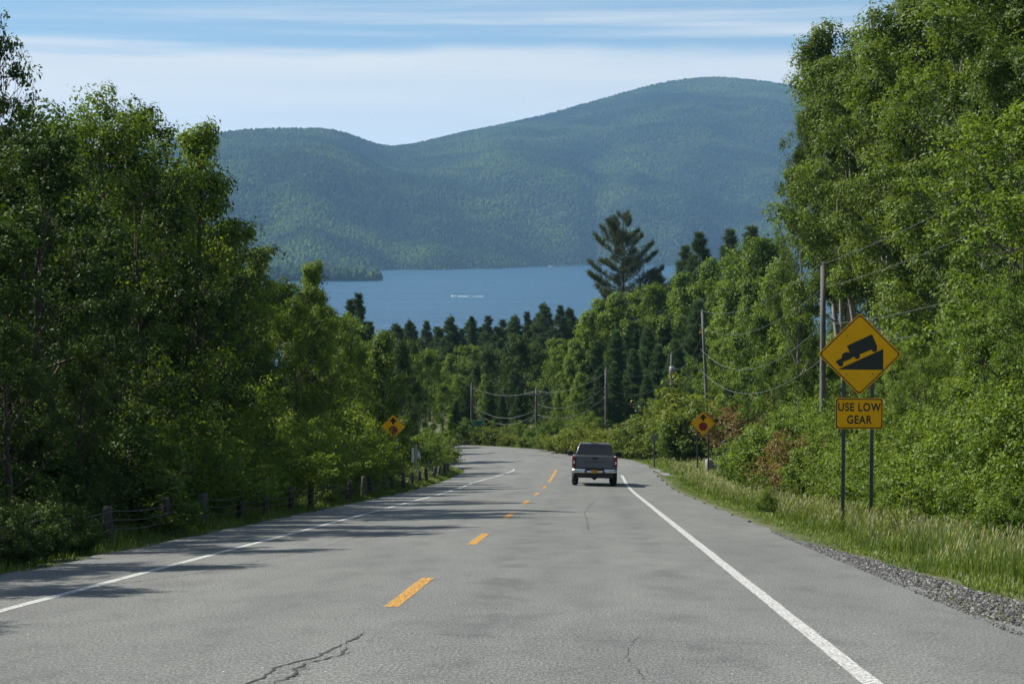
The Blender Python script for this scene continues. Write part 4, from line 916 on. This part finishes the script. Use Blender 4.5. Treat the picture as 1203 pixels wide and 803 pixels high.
# small plate on a single post, green sign, boulder, mailbox posts
x, y, _ = pix(769, 500, 112); g0 = gz(x, y); zc = pix(769, 514, 112)[2] - g0
s = thing('small_sign', 'small grey plate on a single thin post in the verge grass', 'road sign', (x, y, g0), 0.1)
prism_part('plate', shift(rrect(0.22, 0.17, 0.03), zc), 0.0, 0.004, simple('grey_plate', (0.16, 0.17, 0.165), 0.5, 0.3), s); channel_post('post', 0, zc + 0.1, s, 0.01)
x, y, _ = pix(560, 500, 150); g0 = gz(x, y); zc = pix(560, 510, 150)[2] - g0
s = thing('green_sign', 'small green road sign half hidden in the bushes outside the bend', 'road sign', (x, y, g0), 0.3)
prism_part('plate', shift(rrect(0.55, 0.22, 0.04), max(zc, 1.6)), 0.0, 0.004, simple('sign_green', (0.01, 0.15, 0.12), 0.5), s)
channel_post('post', -0.3, max(zc, 1.6) + 0.1, s, 0.01); channel_post('post', 0.3, max(zc, 1.6) + 0.1, s, 0.01)
x, y, _ = pix(834, 500, 104.6); g0 = gz(x, y)
bm = bmesh.new(); bmesh.ops.create_icosphere(bm, subdivisions=4, radius=1.0)
rs = np.random.RandomState(3)
for v in bm.verts:
    c = v.co; nrm = c.normalized()
    f = 1 + 0.16 * math.sin(c.x * 3.1 + 1) * math.sin(c.y * 2.7) + 0.10 * math.sin(c.z * 4 + c.x * 2) + 0.05 * math.sin(c.x * 9) * math.sin(c.z * 8 + c.y * 7)
    q = max(abs(nrm.x), abs(nrm.y), abs(nrm.z)); f *= (1 / q) ** 0.45
    v.co = (c.x * f * 0.34, c.y * f * 0.36, c.z * f * 0.50 + 0.40)
me = bpy.data.meshes.new('boulder'); bm.to_mesh(me); bm.free(); me.materials.append(M['rock'])
for p_ in me.polygons: p_.use_smooth = True
tag(obj('boulder', me, None, (x, y, g0), (0, 0.1, 0.3)), 'upright grey boulder standing in the grass behind the right stop ahead sign', 'boulder')
x, y, _ = pix(852, 500, 106); g0 = gz(x, y)
s = thing('mailbox_post', 'dark mailbox on a brown board and wooden post beside the boulder', 'mailbox', (x, y, g0), 0.1)
B = MB(); B.box(-0.05, 0.05, -0.05, 0.05, -0.4, 1.52); B.part('post', M['post_wood'], s)
M['board'] = simple('board', (0.10, 0.045, 0.025), 0.8, 0, 0.3)
B = MB(); B.box(-0.38, 0.38, -0.10, 0.10, 1.52, 1.60); B.part('board', M['board'], s)
B = MB(); ring = [[(0.10 * math.cos(a), yy, 1.72 + 0.10 * math.sin(a)) for a in np.linspace(0, math.pi, 9)] + [(-0.10, yy, 1.60), (0.10, yy, 1.60)] for yy in (-0.22, 0.22)]
B.loft([np.array(r_) for r_ in ring]); B.part('mailbox', M['sign_black'], s)
B = MB(); B.box(0.10, 0.115, -0.1, -0.06, 1.68, 1.95); B.part('flag', M['sign_red'], s)
x, y, _ = pix(489, 500, 98); g0 = gz(x, y)
s = thing('notice_post', 'pale wooden post with a brown top board and white panels behind the guide rail', 'post', (x, y, g0), -0.05)
M['pale_wood'] = simple('pale_wood', (0.36, 0.34, 0.31), 0.85, 0, 0.25); M['white_panel'] = simple('white_panel', (0.62, 0.63, 0.64), 0.6, 0, 0.15)
B = MB(); B.box(-0.06, 0.04, -0.05, 0.05, -0.4, 1.95); B.part('post', M['pale_wood'], s)
B = MB(); B.box(-0.24, 0.16, -0.05, 0.05, 1.952, 2.05); B.part('board', M['board'], s)
B = MB(); B.prism([(-0.26, 1.0), (-0.10, 0.98), (-0.11, 1.75), (-0.23, 1.78)], -0.03, -0.01); B.part('panel', M['white_panel'], s)
B = MB(); B.prism([(0.06, 1.25), (0.24, 1.2), (0.20, 1.5), (0.08, 1.7)], -0.03, -0.01); B.part('panel', M['white_panel'], s)
B = MB(); B.box(-0.24, 0.20, -0.012, 0.0, 1.40, 1.46); B.part('rail', M['pale_wood'], s)

# ------------------------------------------------------------------ utility poles and wires
M['transformer'] = simple('transformer', (0.16, 0.17, 0.175), 0.45, 0.2)
M['insulator'] = simple('insulator', (0.30, 0.28, 0.25), 0.3)
POLES = {}
def pole(key, px, d, top, label, lean=0.0, r=0.145, arm=False, can=False, at=None):
    if at: x, y, zt = at
    else: x, y, zt = pix(px, top, d)
    g0 = gz(x, y); H = zt - g0
    p = thing('utility_pole', label, 'utility pole', (x, y, g0))
    B = MB(); B.tube([(lean * (1 - f) * 1.0, 0, H * f - 0.4 * (f == 0)) for f in (0, 0.25, 0.5, 0.75, 1.0)], [r * 1.15, r * 1.08, r, r * 0.92, r * 0.82], 10); B.part('shaft', M['old_pole_wood' if key in 'CDEF' else 'pole_wood'], p, True)
    B = MB(); B.tube([(0, 0, H - 0.01), (0, 0, H + 0.16)], [0.035, 0.05], 6); B.part('insulator', M['insulator'], p)
    if arm:
        B = MB(); B.box(-0.95, 0.95, -r - 0.12, -r - 0.01, H - 0.55, H - 0.43); B.part('crossarm', M['pole_wood'], p)
        for dx in (-0.85, -0.3, 0.3, 0.85):
            B = MB(); B.tube([(dx, -r - 0.06, H - 0.44), (dx, -r - 0.06, H - 0.28)], [0.04, 0.05], 6); B.part('insulator', M['insulator'], p)
    if can:
        B = MB(); B.tube([(0.0, -r - 0.26, H - 1.75), (0.0, -r - 0.26, H - 1.7), (0, -r - 0.26, H - 0.98), (0, -r - 0.26, H - 0.9)], [0.16, 0.23, 0.23, 0.12], 12); B.part('transformer', M['transformer'], p, True)
    POLES[key] = (x, y, g0, H)
pole('A', 967, 78, 312, 'tall bare grey utility pole rising right behind the truck sign', 0.05, 0.125)
pole('B', 825, 128, 366, 'slightly leaning bare utility pole at the top of the yellow green shrubs', 0.5, 0.105)
pole('C', 789, 148, 416, 'utility pole with a grey transformer before the soft pines', 0, 0.13, can=True)
pole('D', 712, 142, 434, 'stout utility pole rising above the pickup truck roof', 0.05, 0.125)
pole('E', 630, 148, 456, 'utility pole with a crossarm before the dark trees outside the bend', 0, 0.10, arm=True)
pole('F', 554, 152, 452, 'thin utility pole beyond the bend, nearest the left wood', 0, 0.085, can=False)
pole('Z', 0, 0, 0, 'utility pole beyond the thicket uphill of the truck sign', 0, 0.145, at=(14.6, 28.0, gz(14.6, 28.0) + 9.6))
def wire(a, ha, b, hb, sag, r=0.016, dx=0.0):
    A = POLES[a]; Bp = POLES[b]
    f = np.linspace(0, 1, 25)
    P = np.stack([A[0] + (Bp[0] - A[0]) * f + dx, A[1] + (Bp[1] - A[1]) * f, (A[2] + A[3] - ha) * (1 - f) + (Bp[2] + Bp[3] - hb) * f - 4 * sag * f * (1 - f)], 1)
    B = MB(); B.tube(P, r * 0.55, 5)
    names = {'A': 'the pole behind the truck sign', 'B': 'the leaning pole', 'C': 'the transformer pole', 'D': 'the stout pole', 'E': 'the crossarm pole', 'F': 'the thin pole', 'Z': 'the uphill pole'}
    tag(obj('overhead_wire', B.build('overhead_wire', M['wire'], True)), 'overhead wire sagging from ' + names[a] + ' to ' + names[b], 'wire', 'wires from %s to %s' % (names[a], names[b]))
for h, sg_ in ((-0.1, 0.5), (0.9, 0.6), (2.4, 0.9), (3.1, 1.1)): wire('Z', h, 'A', h, sg_, 0.018, 0.1)
for h, sg_, r in ((-0.1, 0.9, 0.018), (1.0, 1.1, 0.018), (2.5, 1.6, 0.024), (3.9, 1.5, 0.026)): wire('A', h, 'B', h, sg_, r, -0.1)
for h, sg_ in ((-0.1, 0.5), (1.6, 0.9), (2.6, 1.0)): wire('B', h, 'C', h - 0.6 if h > 1 else h, sg_, 0.02)
for h, sg_ in ((0.2, 0.6), (1.4, 0.8), (2.0, 0.9)): wire('C', h + 0.6, 'D', h, sg_, 0.024)
for h, sg_ in ((0.2, 0.6), (1.2, 0.9), (2.0, 0.9)): wire('D', h, 'E', h, sg_, 0.024)
for h, sg_ in ((0.2, 0.5), (1.6, 0.9), (2.0, 1.0)): wire('E', h, 'F', h, sg_, 0.026)

# ------------------------------------------------------------------ pickup truck
M['truck_paint'] = simple('truck_paint', (0.115, 0.12, 0.13), 0.3, 0.45, 0.04, 2)
M['glass'] = simple('glass', (0.008, 0.010, 0.013), 0.06, 0, 0.05, spec=0.6)
M['rubber'] = simple('rubber', (0.018, 0.018, 0.019), 0.85)
M['trim'] = simple('trim', (0.014, 0.014, 0.015), 0.55)
M['chrome'] = simple('chrome', (0.62, 0.63, 0.64), 0.18, 0.95, 0.06)
M['tail_red'] = simple('tail_red', (0.17, 0.010, 0.012), 0.18)
M['plate'] = simple('plate', (0.60, 0.27, 0.03), 0.5)
sT, tT = 85.0, 2.12
x, y, z = [float(v) for v in at_road(sT, tT)]
pk = obj('pickup_truck', None, None, (x, y, z + 0.005)); pk.empty_display_size = 0.4
tag(pk, 'silver grey pickup truck driving away in the right lane', 'pickup truck')
gr = float((road_z(sT + 2) - road_z(sT - 1)) / 3)
pk.rotation_euler = (math.atan(gr), math.atan(0.02), -TH)
# local frame: +y is forward, rear axle at y = 0
def ring(y_, hw, z0, z1, rr=0.10, tuck=0.0):
    pts = []
    for (cx, cz, a0) in ((hw - tuck - rr, z1 - rr, 0), (-hw + tuck + rr, z1 - rr, 1), (-hw + rr, z0 + rr, 2), (hw - rr, z0 + rr, 3)):
        for j in range(4): a = (a0 + j / 3) * math.pi / 2; pts.append((cx + rr * math.cos(a), y_, cz + rr * math.sin(a)))
    return np.array(pts)
for sd in (-1, 1):      # bed sides with wheel arch
    B = MB(); N = 33; ysx = np.linspace(-1.18, 1.22, N); rings_ = []
    for yy in ysx:
        arch = 0.0 if abs(yy) > 0.52 else math.sqrt(max(0, 0.52 ** 2 - yy ** 2))
        zb = max(0.58, 0.40 + arch); bul = 0.03 * max(0, 1 - (yy / 0.62) ** 2)
        o_ = 1.0 + bul
        rings_.append(np.array([(sd * 0.86, yy, zb), (sd * o_ * 0.985, yy, zb), (sd * o_, yy, max(zb + 0.01, 0.95)), (sd * o_ * 0.99, yy, 1.24), (sd * 0.965, yy, 1.335), (sd * 0.88, yy, 1.335)]))
    B.loft(rings_); B.part('bed_side', M['truck_paint'], pk, True)
B = MB(); B.box(-0.86, 0.86, -1.12, 1.2, 0.70, 0.78); B.part('bed_floor', M['trim'], pk)
B = MB(); B.loft([ring(1.24, 0.985, 0.55, 1.34, 0.06, 0.0), ring(1.9, 1.0, 0.45, 1.30, 0.07), ring(2.9, 1.0, 0.45, 1.28, 0.07), ring(3.35, 1.0, 0.55, 1.24, 0.08), ring(4.2, 0.98, 0.55, 1.16, 0.10), ring(4.42, 0.90, 0.55, 1.02, 0.12)]); B.part('body', M['truck_paint'], pk, True)
B = MB(); B.loft([ring(1.25, 0.90, 1.30, 1.36, 0.02), ring(1.33, 0.855, 1.30, 1.55, 0.06, 0.03), ring(1.46, 0.80, 1.30, 1.86, 0.09, 0.07), ring(1.75, 0.80, 1.30, 1.91, 0.10, 0.07), ring(2.5, 0.80, 1.28, 1.91, 0.10, 0.08), ring(2.85, 0.80, 1.26, 1.84, 0.09, 0.08), ring(3.5, 0.88, 1.22, 1.26, 0.01)]); cab = B.part('cab', M['truck_paint'], pk, True)
B = MB(); B.prism([(-0.80, 1.345), (0.80, 1.345), (0.70, 1.80), (0.64, 1.845), (-0.64, 1.845), (-0.70, 1.80)], 0, 0.012); me = B.build('rear_window', M['glass'])
for v in me.vertices: v.co.y += 1.232 + (v.co.z - 1.34) * 0.40
obj('rear_window', me, cab)
B = MB(); B.box(-0.17, 0.17, 1.40, 1.45, 1.86, 1.90); B.part('brake_light', M['tail_red'], cab)
for sd in (-1, 1):
    B = MB(); B.loft([np.array([(sd * (0.83 + 0.012), 1.62, 1.40), (sd * 0.79, 1.66, 1.78), (sd * 0.79, 2.62, 1.78), (sd * 0.835, 3.05, 1.38)]), np.array([(sd * 0.76, 1.62, 1.40), (sd * 0.72, 1.66, 1.78), (sd * 0.72, 2.62, 1.78), (sd * 0.77, 3.05, 1.38)])]); B.part('side_window', M['glass'], cab)
    B = MB(); B.box(min(sd * 0.86, sd * 1.02), max(sd * 0.86, sd * 1.02), 2.86, 2.91, 1.36, 1.41); mm = B.part('mirror', M['trim'], pk)
    B = MB(); B.box(min(sd * 1.0, sd * 1.25), max(sd * 1.0, sd * 1.25), 2.80, 2.95, 1.30, 1.52); obj('mirror_housing', rounded(B.build('mirror_housing', M['trim']), 0.04, 3), mm)
    B = MB(); B.box(min(sd * 0.845, sd * 1.0), max(sd * 0.845, sd * 1.0), -1.205, -1.10, 0.83, 1.31); tl_ = obj('tail_light', rounded(B.build('tail_light', M['tail_red']), 0.025, 2), pk)
    B = MB(); B.box(min(sd * 0.88, sd * 0.97), max(sd * 0.88, sd * 0.97), -1.212, -1.19, 0.98, 1.10); B.part('reversing_lens', M['white_panel'], tl_)
B = MB(); B.box(-0.84, 0.84, -1.20, -1.12, 0.78, 1.335); tg = obj('tailgate', rounded(B.build('tailgate', M['truck_paint']), 0.02, 2), pk)
B = MB(); B.box(-0.72, 0.72, -1.207, -1.19, 0.86, 1.10); obj('pressed_panel', rounded(B.build('pressed_panel', M['truck_paint']), 0.006, 1), tg)
B = MB(); B.box(-0.12, 0.12, -1.225, -1.19, 1.17, 1.28); obj('handle', rounded(B.build('handle', M['trim']), 0.015, 2), tg)
for k in range(9):
    xx = -0.44 + k * 0.11
    B = MB(); B.box(xx - 0.028, xx + 0.028, -1.2105, -1.206, 1.04, 1.085); B.part('letter_mark', M['trim'], tg)
B = MB()
rings_ = []
for xx in np.linspace(-1.0, 1.0, 15):
    bow = 0.10 * (1 - (abs(xx)) ** 3)
    dip = 0.05 if abs(xx) < 0.32 else 0.0
    rings_.append(np.array([(xx, -1.22 - bow, 0.58), (xx, -1.24 - bow, 0.66), (xx, -1.22 - bow, 0.755 - dip), (xx, -1.10, 0.76 - dip), (xx, -1.10, 0.58)]))
B.loft(rings_); bp_ = B.part('rear_bumper', M['chrome'], pk, True)
B = MB(); B.box(-0.42, 0.42, -1.345, -1.25, 0.715, 0.765); B.part('step_pad', M['trim'], bp_)
B = MB(); B.box(-0.155, 0.155, -1.352, -1.33, 0.575, 0.715); B.part('licence_plate', M['plate'], bp_)
for sd in (-1, 1):
    B = MB(); B.box(sd * 0.40 - 0.05, sd * 0.40 + 0.05, -1.345, -1.3, 0.60, 0.69); B.part('bumper_recess', M['trim'], bp_)
B = MB(); B.box(-0.55, 0.55, -1.05, 4.1, 0.40, 0.60); B.box(-0.82, 0.82, -1.15, -1.02, 0.36, 0.60); B.part('chassis', M['trim'], pk)
B = MB(); B.tube([(-0.9, 0, 0.40), (-0.15, 0, 0.40), (0.0, 0, 0.40), (0.15, 0, 0.40), (0.9, 0, 0.40)], [0.05, 0.06, 0.17, 0.06, 0.05], 10); B.part('rear_axle', M['trim'], pk, True)
B = MB(); B.box(-0.06, 0.06, -1.32, -1.05, 0.40, 0.50); B.part('tow_hitch', M['trim'], pk)
B = MB(); B.tube([(0.52, -1.20, 0.38), (0.52, -0.6, 0.42), (0.45, 0.2, 0.45)], 0.04, 8); B.part('exhaust', M['steel'], pk, True)
tm = MB(); pr_ = [(0.0, 0.24), (0.02, 0.33), (0.05, 0.385), (0.12, 0.40), (0.18, 0.40), (0.25, 0.385), (0.28, 0.33), (0.30, 0.24)]
tm.loft([np.array([(px_ - 0.15, r_ * math.cos(a), r_ * math.sin(a)) for (px_, r_) in pr_]) for a in np.linspace(0, 2 * math.pi, 29)], False); tyre_me = tm.build('tyre', M['rubber'], True)
rm = MB(); rm.tube([(-0.10, 0, 0), (0.10, 0, 0), (0.13, 0, 0)], [0.245, 0.245, 0.12], 20); rim_me = rm.build('rim', M['chrome'], True)
for yy in (0.0, 3.65):
    for sd in (-1, 1):
        wh = obj('wheel', None, pk, (sd * 0.865, yy, 0.40)); wh.empty_display_size = 0.2
        obj('tyre', tyre_me, wh); obj('rim', rim_me, wh, None, (0, 0, 0 if sd > 0 else math.pi))
for sd in (-1, 1):
    B = MB(); B.box(min(sd * 0.62, sd * 0.92), max(sd * 0.62, sd * 0.92), 4.33, 4.44, 0.80, 0.98); B.part('headlight', M['white_panel'], pk)

# ------------------------------------------------------------------ boats on the lake
M['boat_white'] = simple('boat_white', (0.8, 0.8, 0.8), 0.35)
M['boat_grey'] = simple('boat_grey', (0.26, 0.27, 0.28), 0.5)
M['foam'] = simple('foam', (0.8, 0.82, 0.84), 0.8)
def boat(px, d, Ln, label, cabin):
    x = (px - 601.5) / F * d
    b = thing('motorboat', label, 'boat', (x, d, LAKE_Z), math.pi)
    B = MB(); rings_ = []
    for f in np.linspace(0, 1, 9):
        w_ = 0.19 * Ln * (1 - max(0, (f - 0.45) / 0.55) ** 2) + 0.02; hh = Ln * (0.12 + 0.07 * f ** 2); zb = -0.2 + Ln * 0.12 * max(0, f - 0.7) / 0.3
        xx = Ln * (f - 0.5); rings_.append(np.array([(xx, -w_, hh), (xx, -w_ * 0.85, zb + 0.1), (xx, 0, zb - 0.1), (xx, w_ * 0.85, zb + 0.1), (xx, w_, hh), (xx, w_ * 0.7, hh - 0.06 * Ln), (xx, -w_ * 0.7, hh - 0.06 * Ln)]))
    B.loft(rings_); B.part('hull', M['boat_grey' if cabin else 'boat_white'], b, True)
    B = MB(); B.loft([np.array([(Ln * a, -Ln * .13, Ln * 0.10), (Ln * a, Ln * .13, Ln * 0.10), (Ln * (a - .03), Ln * .10, Ln * h_), (Ln * (a - .03), -Ln * .10, Ln * h_)]) for a, h_ in (((0.16, 0.26), (0.05, 0.27)) if not cabin else ((-0.3, 0.33), (0.25, 0.31)))]); B.part('cabin' if cabin else 'windscreen', M['boat_grey'] if cabin else M['glass'], b)
    B = MB(); B.box(-Ln * 0.55, -Ln * 0.49, -Ln * .05, Ln * .05, 0.0, Ln * 0.2); B.part('motor', M['trim'], b)
boat(533, 1819, 5.5, 'small dark motorboat speeding over the lake ahead of a white wake', False)
boat(647, 4020, 13.0, 'pale cabin boat lying close under the far wooded shore', True)
f = np.linspace(0, 1, 40); rs = np.random.RandomState(2)
x0 = (535 - 601.5) / F * 1819
wv = 0.25 + 0.7 * np.sqrt(f); zz = 0.14 + 0.3 * np.exp(-f * 3) + rs.uniform(-0.08, 0.12, 40)
gapm = np.where((f > 0.46) & (f < 0.62), 0.35, 1.0); wv = wv * gapm
V = np.concatenate([np.stack([x0 + 27 * f, 1819 + wv, 0 * f + LAKE_Z - 0.05], 1), np.stack([x0 + 27 * f, 1819 + 0 * f, LAKE_Z + zz * gapm], 1), np.stack([x0 + 27 * f, 1819 - wv, 0 * f + LAKE_Z - 0.05], 1)])
i = np.arange(39)
tag(obj('boat_wake', mesh('boat_wake', V, np.concatenate([np.stack([i, i + 1, 41 + i, 40 + i], 1), np.stack([40 + i, 41 + i, 81 + i, 80 + i], 1)]), M['foam'])), 'white foaming wake trailing behind the small motorboat', None, None, 'stuff')

# ------------------------------------------------------------------ haze
m, t, o = newmat('haze'); pv = nd(t, 'ShaderNodeVolumePrincipled')
pv.inputs['Color'].default_value = (0.36, 0.64, 1.0, 1); pv.inputs['Density'].default_value = 0.000064; pv.inputs['Anisotropy'].default_value = 0.0
L(t, pv.outputs[0], o.inputs['Volume'])
B = MB(); B.box(-12000, 12000, -300, 13000, LAKE_Z - 12, 720); hz = B.part('haze', m, None)
tag(hz, 'thin blue summer haze', None, None, 'stuff')
print('things placed', COUNT[0])
